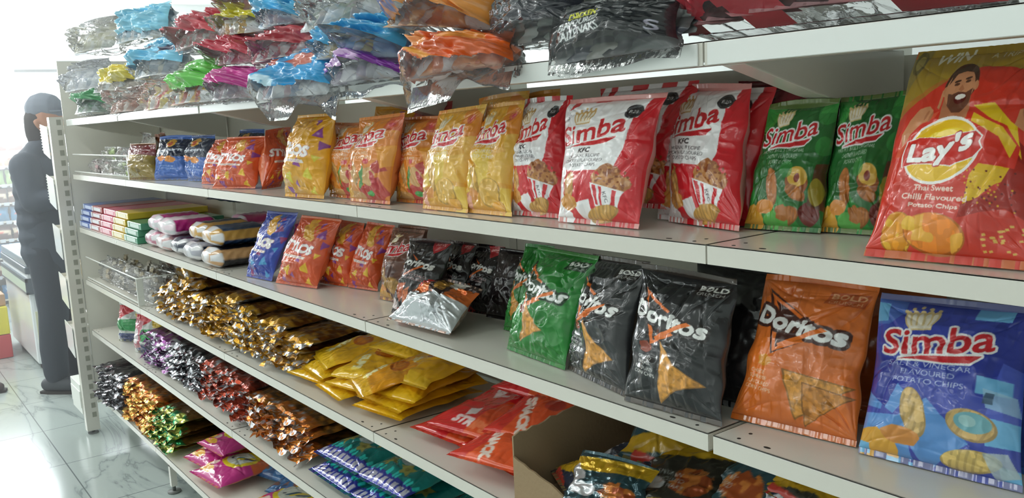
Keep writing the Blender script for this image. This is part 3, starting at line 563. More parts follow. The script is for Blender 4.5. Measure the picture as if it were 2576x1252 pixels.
def a_kfc(nu=170, nv=220):
    A = Art(nu, nv, 'c4202b'); k = A.W / A.H; R = 'cf2630'; Wt = 'f3f1f3'
    A.poly([(0, 0), (1, 0), (1, 1), (0, 1)], R)
    for x0, x1, s in ((.20, .36, -.05), (.52, .66, -.06), (.80, .90, -.04)): A.poly([(x0, 0), (x1, 0), (x1 + s, .2), (x0 + s, .2)], Wt)
    A.poly([(0.06, 0), (.13, 0), (.10, .12), (0, .2), (0, .1)], Wt)
    A.poly([(.02, .16), (.2, .06), (.80, .04), (.84, .12), (.80, .5), (.76, .605), (.3, .615), (0.02, .59)], Wt)
    A.poly([(.0, .60), (.16, .60), (.10, 1), (0, 1)], Wt)
    A.poly([(.28, .86), (.5, .82), (.52, 1), (.40, 1)], Wt); A.poly([(.12, .88), (.24, .93), (.2, 1), (.1, 1)], Wt)
    simba_logo(A, .42, .29, .74, .150, rot=-11)
    A.text('KFC', .41, .455, .15, .034, '2a2427', -2, .25, bold=1)
    lines(A, ['ORIGINAL RECIPE', 'CHICKEN FLAVOURED', 'POTATO CHIPS'], .40, .50, .025, .035, '3a3338', .5, -1)
    A.ell(.80, .15, .075, .075 * k, '2b2b2e'); A.ell(.80, .15, .064, .064 * k, '55555a'); A.ell(.80, .15, .058, .058 * k, '2b2b2e'); A.text('R20', .80, .15, .07, .026, 'd5d5d5')
    lines(A, ['HAS', 'BEEN', 'NEW'], .1, .15, .014, .02, '5a5058', .07, -60)
    A.blob(0.710, .62, .10, .06, 'a8693c', 3, j=.12); A.blob(0.800, .69, .13, .065, 'b0713f', 5, j=.18); A.blob(0.680, .69, .13, .05, 'bd8049', 6, j=.15); A.blob(0.780, .60, .05, .03, 'a0603a', 8)
    A.speck(A.mell(0.740, .67, .2, .09), 'c98f58', 45, .35, 4); A.speck(A.mell(0.740, .67, .2, .09), '8a4c2a', 40, .42, 9)
    A.poly([(0.530, .70), (0.880, .75), (0.780, .90), (0.570, .87)], Wt)
    for x in (0, .24, .47, .72): A.poly([(0.555 + x * .30, .713 + x * .045), (0.555 + x * .30 + .045, .72 + x * .045), (0.580 + x * .22 + .03, .86 + x * .03), (0.580 + x * .22, .855 + x * .03)], R)
    A.poly([(0.660, .72), (0.750, .735), (0.720, .87), (0.650, .86)], Wt); A.text('KFC', 0.695, .80, .10, .032, '3a3338', 75)
    A.chip(.24, .74, .08, .12, 'd09a58', 12, 2); A.blob(.2, .85, .14, .06, 'd59448', 3, j=.1); A.chip(.62, .92, .20, .055, 'd2a156', -16, 5)
    return A.done()
def a_simba(base, cols, txt, kind, nu=130, nv=170, gold='dcc28a', tc='f2dfd0', badge='d8545c'):
    A = Art(nu, nv, base); k = A.W / A.H; r = random.Random(kind)
    for i in range(15):
        cx, cy = (r.choice((r.uniform(-.1, .15), r.uniform(.8, 1.1))), r.uniform(-.1, .62)) if i % 3 else (r.uniform(0, 1), r.uniform(.6, 1.05)); c = cols[i % len(cols)]; s = r.uniform(.08, .26); t = r.uniform(0, 6)
        A.poly([(cx + s * math.cos(t + j * 1.7), cy + s * k * math.sin(t + j * 1.7)) for j in range(4)], c)
    if kind in ('green', 'blue'):
        A.poly([(0, .0), (.2, 0), (.22, .12), (.1, .2), (0, .2)], cols[0], .5)
    simba_logo(A, .46, .27, .74, .15, gold=gold)
    lines(A, txt, .44, .425, .030, .047, tc, .56, -2, bold=0)
    if badge: A.ell(.86, .14, .06, .06 * k, badge); A.ell(.86, .14, .048, .048 * k, base); A.ell(.86, .14, .040, .040 * k, badge)
    C0 = {'green': 'b5713c', 'blue': 'cba86c', 'yellow': 'd8a64e', 'orange': 'c79a62', 'brown': 'a98347'}[kind]
    A.blob(.12, .93, .16, .10, 'd9a03c', 5, j=.1)
    A.chip(.38, .70, .085, .14, C0, -14, 3, ridge=(kind != 'green')); A.blob(.30, .84, .14, .055, 'dc9044' if kind != 'blue' else 'd08a45', 7, j=.1)
    if kind == 'green':
        A.ell(.70, .66, .14, .09, '9c5a36', 20); A.ell(.70, .62, .12, .075, 'e0b24e', 10); A.ell(.70, .63, .04, .035, '8c3a2a')
        A.chip(.70, .74, .13, .05, C0, 20, 9); A.chip(.60, .90, .16, .06, C0, -12, 4); A.ell(.86, .88, .11, .08, '6e2c26')
        A.ell(.45, .93, .16, .06, '5fae52'); A.poly([(.9, .52), (1, .5), (1, .85), (.84, .82)], '5a3b26'); A.ell(.92, .72, .07, .1, '9a8a30'); A.blob(.55, .88, .1, .05, 'b0703c', 5)
        for x, y, s_ in ((.9, .12, .12), (.08, .12, .08), (.93, .38, .09), (.55, .57, .08)): A.ell(x, y, s_, s_ * k, '3f9a48', al=.6)
    if kind == 'blue':
        for x, y, w_, h_ in ((.86, .48, .2, .09), (.92, .72, .2, .14), (.95, .93, .12, .08), (.02, .95, .12, .07), (.28, 1.0, .2, .06), (.02, .12, .14, .12), (.78, .06, .22, .1)): A.poly([(x - w_ / 2, y - h_ / 2), (x + w_ / 2, y - h_ / 2 + .01), (x + w_ / 2, y + h_ / 2), (x - w_ / 2, y + h_ / 2 + .01)], '6fb2e0')
        A.chip(.74, .71, .15, .085, 'c7a468', 5, 9); A.ell(.75, .695, .11, .055, '6fa9b5'); A.ell(.72, .69, .05, .03, '9cc6c8'); A.poly([(.80, .5), (.98, .52), (1.0, .62), (.82, .60)], '9cc4e0', .8); A.poly([(.82, .52), (.87, .52), (.86, .58), (.8, .58)], '3a4f66', .8)
        A.chip(.73, .90, .18, .06, 'd3b56c', -10, 4); A.poly([(.80, .84), (.94, .82), (1, .93), (.86, .97)], 'aebcc0', .85)
    if kind == 'yellow': A.chip(.66, .82, .2, .12, 'dfae52', -8, 5, ridge=False); A.blob(.15, .9, .1, .07, 'e2a08a', 3); A.chip(.8, .93, .12, .05, 'd79c40', 5, 9, ridge=False)
    if kind == 'orange':
        A.blob(.70, .72, .13, .10, 'cfa066', 5, j=.1); A.ell(.55, .74, .035, .13, '4f8a45', 12); A.ell(.80, .76, .045, .11, 'b8323a', -25); A.ell(.62, .56, .05, .03, 'c8454a'); A.blob(.35, .93, .2, .05, 'c9985f', 9); A.ell(.7, .90, .08, .03, '4c9a4a')
    if kind == 'brown': A.chip(.66, .78, .18, .11, 'b58a4a', -8, 5); A.blob(.3, .93, .25, .06, 'b98a44', 3); A.poly([(.1, .62), (.2, .6), (.18, .8), (.08, .82)], 'e8e2d8')
    return A.done()
def a_doritos(base, flav, nu=150, nv=190, tri=(.52, .70, 1.0), two=False, dk='241d1c', tcol='f0eee8', fx=.27, logo=(.46, .37)):
    A = Art(nu, nv, base); k = A.W / A.H; bb = np.array(hexc(base)); cx, cy = logo
    A.a *= (1 + .10 * vnoise(A.xx, A.yy, 5, 6, 3))[..., None]
    w, h = .82, .105; rot = 8
    T1 = [(cx - .35, cy - .20), (cx + .12, cy - .02), (cx - .08, cy - .02)]
    def tri_out(P, c, t): A.poly(P, c)
    A.poly([(cx - .37, cy - .23), (cx + .20, cy + .01), (cx - .10, cy + .02), (cx - .30, cy - .08)], dk); A.poly([(cx - .34, cy - .20), (cx + .10, cy - .03), (cx + .04, cy - .03), (cx - .27, cy - .15), (cx - .20, cy - .05), (cx - .25, cy - .07)], 'e0702c')
    A.poly([(cx - .24, cy + .05), (cx - .08, cy + .06), (cx + .30, cy + .03), (cx - .18, cy + .21)], dk); A.poly([(cx - .21, cy + .06), (cx - .17, cy + .06), (cx - .15, cy + .165), (cx + .26, cy + .03), (cx + .28, cy + .045), (cx - .17, cy + .195)], 'e8762c')
    m = A.mtext('Doritos', cx, cy, w, h, rot, .15, arc=-.02, bold=max(2, int(A.W * .010))); o = max(2, int(A.W * .026))
    A.put(dil(m, o), dk); A.put(m, 'f0f0ee')
    A.poly([(cx + .22, cy - .0), (cx + .27, cy + .015), (cx - .12, cy + .16), (cx - .14, cy + .14)], 'e8762c')
    if two: A.tchip([(.42, .62), (.98, .66), (.55, .92)], 'c98a3e'); A.tchip([(.60, .68), (.98, .72), (.62, .95)], 'bb7a34', 5)
    else:
        x, y, s = tri; A.tchip([(x - .12 * s, y - .16 * s), (x + .04 * s, y - .04 * s), (x + .30 * s, y + .06 * s), (x + .08 * s, y + .12 * s), (x - .13 * s, y + .23 * s), (x - .10 * s, y + .05 * s)], 'd2923f')
    A.poly([(.68, .085), (.97, .075), (.94, .165), (.65, .17)], dk if base != 'd9702f' else 'b9562a')
    A.text('BOLD', .82, .108, .25, .034, 'e6e6e0' if base != 'd9702f' else 'e0a070', -3, .2, bold=1); A.text('CRUNCH', .805, .148, .24, .022, 'b8b8b4' if base != 'd9702f' else 'd89868', -3, .2)
    lines(A, flav, fx - .02, .66, .024, .036, tcol, .27, 5, bold=0)
    A.blob(.25, .585, .07, .035, 'd98f34' if base == 'd9702f' else '8a3a22', 5)
    return A.done()
def a_lays(nu=300, nv=380):
    A = Art(nu, nv, 'cf3a2a'); k = A.W / A.H
    A.a *= (1 + .06 * vnoise(A.xx, A.yy, 4, 4, 8))[..., None]
    A.poly([(0, 0), (1, 0), (1, .13), (.8, .105), (.62, .10), (.4, .12), (.16, .2), (0, .27)], 'a5862f'); A.poly([(0, .02), (.15, .0), (.1, .1), (0, .2)], '8d7a40')
    A.poly([(0, .25), (.3, .14), (.36, .14), (.05, .27), (0, .30)], 'b5742c')
    A.ell(.07, .055, .055, .05, '6e6238'); A.ell(.07, .055, .035, .032, '9b8a4a')
    A.text('WIN', .34, .045, .26, .045, 'dcd6bf', -4, .6, bold=2); A.text('A TRIP', .72, .045, .2, .025, 'cfc4a0', -2, .3)
    # yellow swirl and dark band on the right
    A.poly([(.62, .30), (.88, .38), (1, .48), (1, .64), (.86, .58), (.72, .46)], '8c2018'); A.poly([(.66, .60), (.80, .44), (.97, .56), (.80, .64), (.62, .78)], 'e0b21c'); A.poly([(.60, .26), (.74, .25), (.90, .34), (.93, .5), (.88, .42), (.78, .33)], 'e2bb22')
    A.poly([(.9, .5), (1, .55), (1, .8), (.86, .74), (.6, .80), (.62, .74), (.82, .66)], 'a0281c')
    for i in range(60):
        r = random.Random(i); x, y = .62 + r.random() * .3, .68 - r.random() * .12 + r.random() * .1; A.ell(x, y, .006, .006 * k, 'd8a020' if i % 2 else '6a1810')
    # cheering man in a red shirt: hair, face, beard, fist
    sk, sk2, hr = 'cc8a62', 'b3714e', '4a2c20'
    A.poly([(.04, .52), (.06, .36), (.18, .30), (.34, .27), (.5, .26), (.62, .28), (.84, .34), (.92, .44), (.90, .55)], 'cf3324'); A.poly([(.08, .50), (.10, .37), (.2, .31), (.36, .275), (.34, .30), (.2, .35), (.13, .5)], 'd8543a'); A.poly([(.62, .29), (.82, .35), (.9, .43), (.87, .5), (.8, .40), (.62, .33)], 'e0b52a')
    A.poly([(.36, .20), (.56, .20), (.58, .31), (.48, .35), (.37, .31)], sk2)
    A.ell(.47, .165, .125, .085, hr, -8); A.ell(.465, .185, .108, .082, sk, -8); A.poly([(.37, .17), (.39, .11), (.47, .09), (.56, .10), (.59, .16), (.56, .125), (.48, .115), (.42, .125)], hr)
    A.poly([(.385, .205), (.42, .21), (.46, .20), (.52, .205), (.565, .19), (.56, .25), (.51, .285), (.45, .285), (.40, .255)], '6a4030'); A.ell(.485, .228, .045, .022, '5a1c18', -4); A.ell(.485, .222, .038, .011, 'f2ece4', -4); A.poly([(.455, .19), (.475, .17), (.50, .19), (.48, .20)], sk2)
    for x in (.435, .515): A.ell(x, .165 - (x - .47) * .12, .020, .006, '5a3626', -6); A.ell(x, .152 - (x - .47) * .12, .026, .005, hr, -8)
    A.ell(.36, .195, .018, .022, sk); A.ell(.585, .18, .016, .02, sk)
    A.poly([(.10, .37), (.14, .30), (.20, .26), (.27, .25), (.31, .27), (.30, .31), (.24, .33), (.18, .38), (.12, .44)], sk); A.poly([(.33, .26), (.335, .19), (.352, .19), (.352, .27)], sk)
    for i in range(4): A.ell(.25 + i * .018, .285 + i * .004, .010, .022, sk2 if i % 2 else sk, 20)
    A.poly([(.88, .33), (.90, .27), (.97, .25), (1.0, .27), (1.0, .34), (.94, .36)], sk)
    for i in range(3): A.ell(.93 + i * .022, .285 + i * .01, .011, .02, sk2, -20)
    # logo
    c = (.44, .475)
    A.ell(c[0], c[1], .270, .172, 'f1ece8', -14); A.ell(c[0], c[1], .254, .158, 'e8b81e', -14)
    A.put(A.mell(c[0] + .02, c[1] - .03, .17, .08, -14), 'f2d428', .7)
    B = [(.09, .40), (.22, .385), (.42, .395), (.60, .37), (.74, .355), (.79, .385), (.77, .42), (.80, .46), (.74, .52), (.56, .575), (.36, .56), (.20, .555), (.09, .57), (.07, .50)]
    B = [(.44 + (x - .44) * .76, .475 + (y - .47) * .80) for x, y in B]
    A.poly([(x + (x - .44) * .04, y + (y - .47) * .06) for x, y in B], 'f1ece8'); A.poly(B, 'cc2a20')
    A.text("Lay's", .435, .475, .45, .125, 'f6f4f2', -12, .35, bold=5, arc=-.03, out='b02018', ow=4)
    lines(A, ['Thai Sweet', 'Chilli Flavoured', 'Potato Chips'], .43, .665, .026, .043, 'f0d2c4', .44, 2, bold=1)
    A.chip(.21, .88, .115, .10, 'dd9020', 10, 4, ridge=False); A.chip(.45, .875, .20, .095, 'df7f26', 6, 6, ridge=False); A.speck(A.mell(.45, .875, .19, .09, 6), 'e8a83c', 14, .2, 5); A.speck(A.mell(.22, .86, .11, .12, 10), 'ecb63a', 14, .2, 6)
    for i in range(26):
        r = random.Random(i + 50); x, y = .72 + r.random() * .24, .80 + r.random() * .14; A.poly([(x, y), (x + .02, y - .004), (x + .024, y + .006), (x + .004, y + .009)], 'd9ad55')
    g = np.interp((np.arange(A.H) + .5) / A.H, [0, .388, .665, 1], [0, .317, .633, 1]); A.a = A.a[np.clip((g * A.H).astype(int), 0, A.H - 1)]
    return A.done()
def a_stylos(base, t1='8a3f8f', t2='e8b832', word='STYLOS', nu=110, nv=140, lean=8, dark=None):
    A = Art(nu, nv, base); k = A.W / A.H; A.a *= (1 + .08 * vnoise(A.xx, A.yy, 5, 6, 3))[..., None]
    r = random.Random(len(base) + nu)
    for i, (x, y) in enumerate(((.75, .12), (.55, .06), (.85, .26), (.9, .55), (.62, .62), (.78, .74), (.55, .85), (.85, .92), (.3, .93), (.2, .82), (.95, .4), (.42, .78))):
        s = .055 + .02 * (i % 3); t = r.uniform(0, 6); A.poly([(x + s * math.cos(t + j * 2.1), y + s * k * 1.2 * math.sin(t + j * 2.1)) for j in range(3)], (t1, t2)[i % 2])
    A.blob(.55, .2, .22, .09, 'dda33a', 5, j=.25, rot=35); A.speck(A.mell(.55, .2, .22, .1), 'c98a3a', 24, .2, 3)
    A.text(word, .44, .45, .74, .115, 'f2ece8', lean, .05, bold=3, out=t1, ow=1)
    A.poly([(.16, .56), (.74, .585), (.74, .62), (.16, .595)], 'f2e4d8'); lines(A, ['CORN SNACK'], .45, .59, .018, .03, '8a5070', .5, 3)
    lines(A, ['REAL', 'CHEESE TASTE', 'MADE IN'], .34, .70, .02, .035, 'f6e6d0', .3, 4)
    return A.done()
def a_plain(base, cols, seed, nu=60, nv=80, word=None, f=7, band=None, wc='f0f0f0'):
    A = Art(nu, nv, base); r = random.Random(seed)
    for i in range(16):
        cx, cy, s, t = r.random(), r.random(), r.uniform(.05, .2), r.uniform(0, 6); c = cols[i % len(cols)]
        A.poly([(cx + s * math.cos(t + j * 1.9), cy + s * math.sin(t + j * 1.9)) for j in range(3 + i % 2)], c, .85)
    if band: A.poly([(0, band[0]), (1, band[0]), (1, band[1]), (0, band[1])], band[2])
    if word: A.text(word[0], .5, word[1], word[2], word[3], wc, word[4] if len(word) > 4 else 0, .15, bold=1)
    return A.done()
# ---------------------------------------------------------------- chips on the second shelf from the top
R2 = 'chips on the second shelf'; R3 = 'chips on the third shelf'
OL = ['MEXICAN CHILLI', 'FLAVOURED', 'POTATO CHIPS']; YL = ['SMOKED BEEF', 'FLAVOURED', 'POTATO CHIPS']
kfc = a_kfc(); org = a_simba('dc8334', ['b9423a', 'd0623a', 'e79a3c'], OL, 'orange'); yel = a_simba('dfa23a', ['e8c04e', 'e08a30', 'e6b24a'], YL, 'yellow')
grn = a_simba('2c6b34', ['2f8a3c', '1f5a2c', '48a04a'], ["MRS H.S. BALL'S ORIGINAL", 'CHUTNEY FLAVOURED', 'POTATO CHIPS'], 'green', 160, 200, tc='c9d8c8', badge=None)
blu = a_simba('3b49a8', ['5b8fd0', '2f3c98', '4a5cc0'], ['SALT & VINEGAR', 'FLAVOURED', 'POTATO CHIPS'], 'blue', 210, 250, tc='b9c4e8', badge=None)
brn = a_simba('6f4638', ['5a3a34', '8a5a3a', '7a4c3c'], YL, 'brown', 80, 110, tc='c8a8a0', badge=None)
sor = a_stylos('d2542a', nu=120, nv=150); syl = a_stylos('e2a018', t2='d9c83a', nu=120, nv=160)
batb = a_plain('3d62ae', ['4f7ac6', '35549a'], 4, 70, 90, ('SNACKS', .38, .6, .07, -3), band=(.12, .40, '27304a'), wc='d5dbe8')
def A_blue5():
    A = Art(80, 100, '3f66b4'); A.poly([(0, .08), (1, .1), (1, .5), (.5, .55), (0, .5)], '272e44'); A.ell(.5, .2, .13, .1, 'd9a03a'); A.ell(.5, .22, .07, .06, 'c05a3a')
    A.text('Popcorn', .5, .38, .7, .08, 'cfd6e4', -4, .2, bold=1); A.blob(.35, .56, .13, .06, 'd9803c', 3); A.blob(.62, .58, .15, .06, 'd98a3c', 5); lines(A, ['CHEESE', 'FLAVOURED'], .5, .72, .03, .05, 'a9bfe6', .5, 2)
    return A.done()
b5 = A_blue5()
def shift(q, dx, dy, dz=0): return [[a + dx, b + dy, c + dz] for a, b, c in q]
def put(name, key, depth, art, seed, label, dy=.0, group=R2, **kw): kw.setdefault('front', .45); return bag(name, shift(Q[key], 0, dy * .3), depth, art, seed, label, group=group, **kw)
gm = a_plain('8a7434', ['a58a3c', '6e5a2c'], 9, 60, 80, band=(0, .36, '6e2b33'))
put('snack_bag', 'gold5', .10, gm, 1, 'gold bag with a maroon top beside the wire bin on the second shelf', .03)
put('chips_bag', 'blue5a', .10, b5, 2, 'blue chips bag with a dark band, front one next to the gold and maroon bag', .03)
put('chips_bag', 'blue5b', .10, b5, 3, 'blue chips bag half behind the orange bags on the second shelf', .03)
bag('chips_bag', shift(Q['blue5b'], .05, .17, .01), .09, b5, 4, 'blue chips bag at the back, only its top showing over the other blue bags', group=R2)
put('chips_bag', 'or5a', .09, sor, 5, 'orange tortilla chips bag, leftmost of the orange ones on the second shelf', .05)
put('chips_bag', 'or5b', .10, sor, 6, 'orange tortilla chips bag in front, overlapping the leftmost orange one', .025)
put('chips_bag', 'or5c', .08, sor, 7, 'orange tortilla chips bag third from the left, deeper in shade', .05)
bag('chips_bag', shift(Q['or5c'], .14, .06), .08, sor, 8, 'orange tortilla chips bag nearest the yellow one, at the back', group=R2)
put('chips_bag', 'ye5a', .115, syl, 9, 'plump yellow tortilla chips bag with purple triangles, corner over the shelf lip', .055, pinch=.02, wr=.8)
bag('chips_bag', shift(Q['ye5a'], .16, .16, .012), .08, syl, 10, 'yellow tortilla chips bag behind the plump yellow one', group=R2)
put('chips_bag', 'si5a', .075, org, 11, 'orange and red chilli chips bag, leftmost of the three with a red logo', .03)
put('chips_bag', 'si5b', .085, org, 12, 'orange and red chilli chips bag in front, the middle one of three', .03)
put('chips_bag', 'si5c', .075, org, 13, 'orange and red chilli chips bag next to the yellow smoked ones', .03)
bag('chips_bag', shift(Q['si5b'], -.02, .15, .022), .07, a_plain('a93a3c', ['b84a44', '8a2f34'], 3), 14, 'red chips bag standing behind the orange and red ones, only its top visible', group=R2)
put('chips_bag', 'sy5a', .085, yel, 15, 'golden yellow chips bag twisted to the left, left one of the yellow pair', .03)
put('chips_bag', 'sy5b', .085, yel, 16, 'golden yellow chips bag touching the first red and white striped bag', .03)
bag('chips_bag', shift(Q['sy5a'], .035, .09, .022), .07, yel, 17, 'golden yellow chips bag right behind the twisted one, flat top seal showing', group=R2)
bag('chips_bag', shift(Q['sy5b'], .0, .10, .02), .07, yel, 18, 'golden yellow chips bag at the back between the yellow and the striped bags', group=R2)
put('chips_bag', 'kf5a', .085, kfc, 19, 'red and white striped chips bag with a crumpled top, leftmost striped one', .03)
put('chips_bag', 'kf5b', .085, kfc, 20, 'red and white striped chips bag standing in front, middle of the striped ones', .03, wr=.8)
put('chips_bag', 'kf5c', .08, kfc, 21, 'red and white striped chips bag with a straight top, rightmost striped one', .02, wr=.8)
bag('chips_bag', shift(Q['kf5b'], -.02, .11, .018), .07, kfc, 22, 'striped chips bag right behind the middle striped one, rounded top seal showing', group=R2)
bag('chips_bag', shift(Q['kf5b'], .12, .12, 0), .07, kfc, 23, 'striped chips bag in the shaded gap between the middle and right striped bags', group=R2)
dred = a_plain('7a2430', ['8a2f38', '5e1c28'], 5, 80, 100)
bag('chips_bag', shift(Q['kf5c'], .09, .06), .06, dred, 24, 'dark red chips bag in the gap between the striped and the green bags', group=R2)
bag('chips_bag', shift(Q['kf5c'], .095, .115, -.004), .05, dred, 25, 'dark red chips bag farthest back beside the left green bag', group=R2)
put('chips_bag', 'gr5a', .06, grn, 26, 'green chutney chips bag, left one of the green pair', .01, pinch=.03, wr=.8)
put('chips_bag', 'gr5b', .06, grn, 27, 'green chutney chips bag partly hidden by the big red bag', .01, pinch=.03, wr=.8)
bag('chips_bag', shift(Q['gr5b'], .10, .05), .05, grn, 28, 'green chutney chips bag behind the big red bag', group=R2)
put('chips_bag', 'la5', .075, a_lays(), 29, 'large red chips bag with a yellow round logo and a cheering bearded man', .02, wr=.7, pinch=.05)
bag('chips_bag', shift(Q['la5'], .17, .06), .06, a_plain('b8322a', ['c84030'], 2, 90, 110), 30, 'plain red chips bag cut off by the right edge of the picture', group=R2)
# ---------------------------------------------------------------- third shelf
sbl = a_stylos('2f46a8', t1='8a2f6a', t2='4f9ad0', nu=90, nv=120)
put('chips_bag', 'blue4', .08, sbl, 40, 'deep blue corn snack bag pinched at the waist beside the biscuits', .03, R3, wr=1.3)
put('chips_bag', 'st4a', .10, sor, 41, 'orange tortilla chips bag standing in front on the third shelf', .03, R3)
put('chips_bag', 'st4b', .08, sor, 42, 'orange tortilla chips bag in the shade, second on the third shelf', .02, R3)
bag('chips_bag', shift(Q['st4b'], .12, .03), .08, sor, 43, 'orange tortilla chips bag in the shade against the brown bags', group=R3)
put('chips_bag', 'br4a', .07, brn, 44, 'brown chips bag with a red and white logo, left one of the brown pair', .02, R3)
put('chips_bag', 'br4b', .08, brn, 45, 'brown chips bag with a red and white logo, right one beside the black bags', .02, R3)
bag('chips_bag', shift(Q['br4a'], .15, .05), .07, brn, 46, 'brown chips bag behind the pair, edge of its logo showing', group=R3)
dsm = a_doritos('2d2829', ['FLAMIN', 'HOT', 'CORN CHIPS'], 110, 140, tri=(.45, .74, 1.0))
def A_dk():
    A = Art(110, 150, '262123'); A.poly([(.55, .02), (.98, 0), (.9, .12), (.72, .2)], 'a82a30'); A.text('NEW', .78, .07, .2, .04, 'e8b0a8', -3)
    m = A.mtext('Doritos', .46, .34, .8, .09, 6, .15, bold=2); A.put(dil(m, 3), '1c1718'); A.put(m, 'dcdad6'); A.poly([(.3, .5), (.62, .36), (.65, .38), (.32, .53)], 'c8602c'); A.poly([(.28, .22), (.48, .3), (.44, .31)], 'c8602c')
    lines(A, ['SWEET CHILLI', 'FLAVOURED'], .55, .5, .03, .045, 'c8a0a0', .5, 6); A.tchip([(.05, .62), (.4, .60), (.28, .86)], 'b85a34'); A.tchip([(.30, .72), (.52, .64), (.40, .92)], 'c0663a', 5)
    A.blob(.1, .88, .1, .08, 'd8c8c8', 4); A.blob(.3, .96, .14, .05, 'c03a38', 4); return A.done()
dks = A_dk()
put('chips_bag', 'dk4a', .08, dks, 47, 'black corn chips bag with two orange chips beside the brown bags', .02, R3)
put('chips_bag', 'dk4b', .06, dks, 48, 'black corn chips bag second in the dark row behind the silver bag', .0, R3)
put('chips_bag', 'dk4c', .06, dks, 49, 'black corn chips bag third in the dark row behind the silver bag', .0, R3)
bag('chips_bag', shift(Q['dk4c'], .10, .0), .06, a_plain('262022', ['302628'], 5), 50, 'black bag at the back between the dark row and the green bags', group=R3)
def A_silver():
    A = Art(120, 110, 'cfd2d6'); A.poly([(0, 0), (1, 0), (1, .42), (.75, .50), (.55, .46), (.4, .66), (.3, .5), (.12, .58), (0, .52)], '3a2a28')
    A.poly([(0, .3), (.2, .15), (.4, .2), (.45, .6), (.3, .5), (0, .52)], 'd06a30'); A.poly([(.12, .2), (.35, .12), (.4, .3), (.15, .36)], 'c2352f'); A.poly([(.4, .1), (.62, .05), (.66, .4), (.5, .42)], 'a97a30'); A.poly([(.7, .2), (1, .1), (1, .42), (.75, .5)], 'd0682c'); A.poly([(.55, .05), (.8, .02), (.75, .25), (.6, .2)], 'e6e2da')
    for i in range(6): A.text('INGREDIENTS CORN', .72, .70 + i * .04, .36, .018, '8d9094', -12)
    return A.done()
z4 = ZL[4]
bag('chips_bag', [(-.93, .02, z4 + .012), (-.70, .035, z4 + .012), (-.72, .14, z4 + .085), (-.95, .15, z4 + .085)], .075, A_silver(), 51, 'fallen silver backed chips bag lying with its underside to the front on the third shelf', group=R3, wr=1.7, m=mat('silver_film', rough=.2, metal=.55, coat=.5, attr=True))
dgr = a_doritos('23802f', ['SWEET', 'CHILLI', 'PEPPER'], 140, 180, tri=(.42, .66, .95), tcol='b8dcb8', fx=.16, dk='1d3a20')
put('chips_bag', 'gn4a', .085, dgr, 52, 'green corn chips bag leaning in front with its right corner over the lip', .03, R3, wr=1.3)
put('chips_bag', 'gn4b', .07, dgr, 53, 'green corn chips bag in the shade behind the leaning green one', .02, R3)
dbk = a_doritos('2b2c2e', ['GRILLED', 'BBQ RIB', 'FLAVOURED', 'CORN CHIPS'], 190, 230, tri=(.56, .70, 1.1))
put('chips_bag', 'bk4a', .085, dbk, 54, 'black corn chips bag between the green one and the big black one', .03, R3, wr=1.1)
put('chips_bag', 'bk4b', .085, dbk, 55, 'large black corn chips bag in front with a yellowish chip', .03, R3, wr=1.0)
for i, (lb) in enumerate(('black corn chips bag right behind the large black one, silver edge showing', 'black corn chips bag farthest back beside the orange one')):
    bag('chips_bag', shift(Q['bk4b'], .045 + .05 * i, .09 + .06 * i), .06, a_plain('1f1f21', ['28282a'], 5), 56 + i, lb, group=R3, back=np.array((.5, .5, .5)))
dor = a_doritos('d9702f', ['CHEESE', 'SUPREME', 'FLAVOURED', 'CORN CHIPS'], 200, 240, two=True, dk='4a2a24', fx=.22, logo=(.47, .33), tcol='f0cdb0')
put('chips_bag', 'or4', .085, dor, 58, 'orange cheese corn chips bag with a spread out bottom on the third shelf', .03, R3, wr=.9)
bag('chips_bag', shift(Q['or4'], .05, .10), .06, a_plain('a8562c', ['b8602f'], 3, 90, 110), 59, 'orange corn chips bag in the shade behind the cheese one', group=R3)
put('chips_bag', 'si4', .085, blu, 60, 'blue salt and vinegar chips bag with a red and white logo', .03, R3, wr=.8)
bag('chips_bag', shift(Q['si4'], .13, .08), .06, a_plain('3a4f9c', ['3f7a98'], 3, 90, 110), 61, 'blue chips bag behind the salt and vinegar one at the right edge', group=R3)
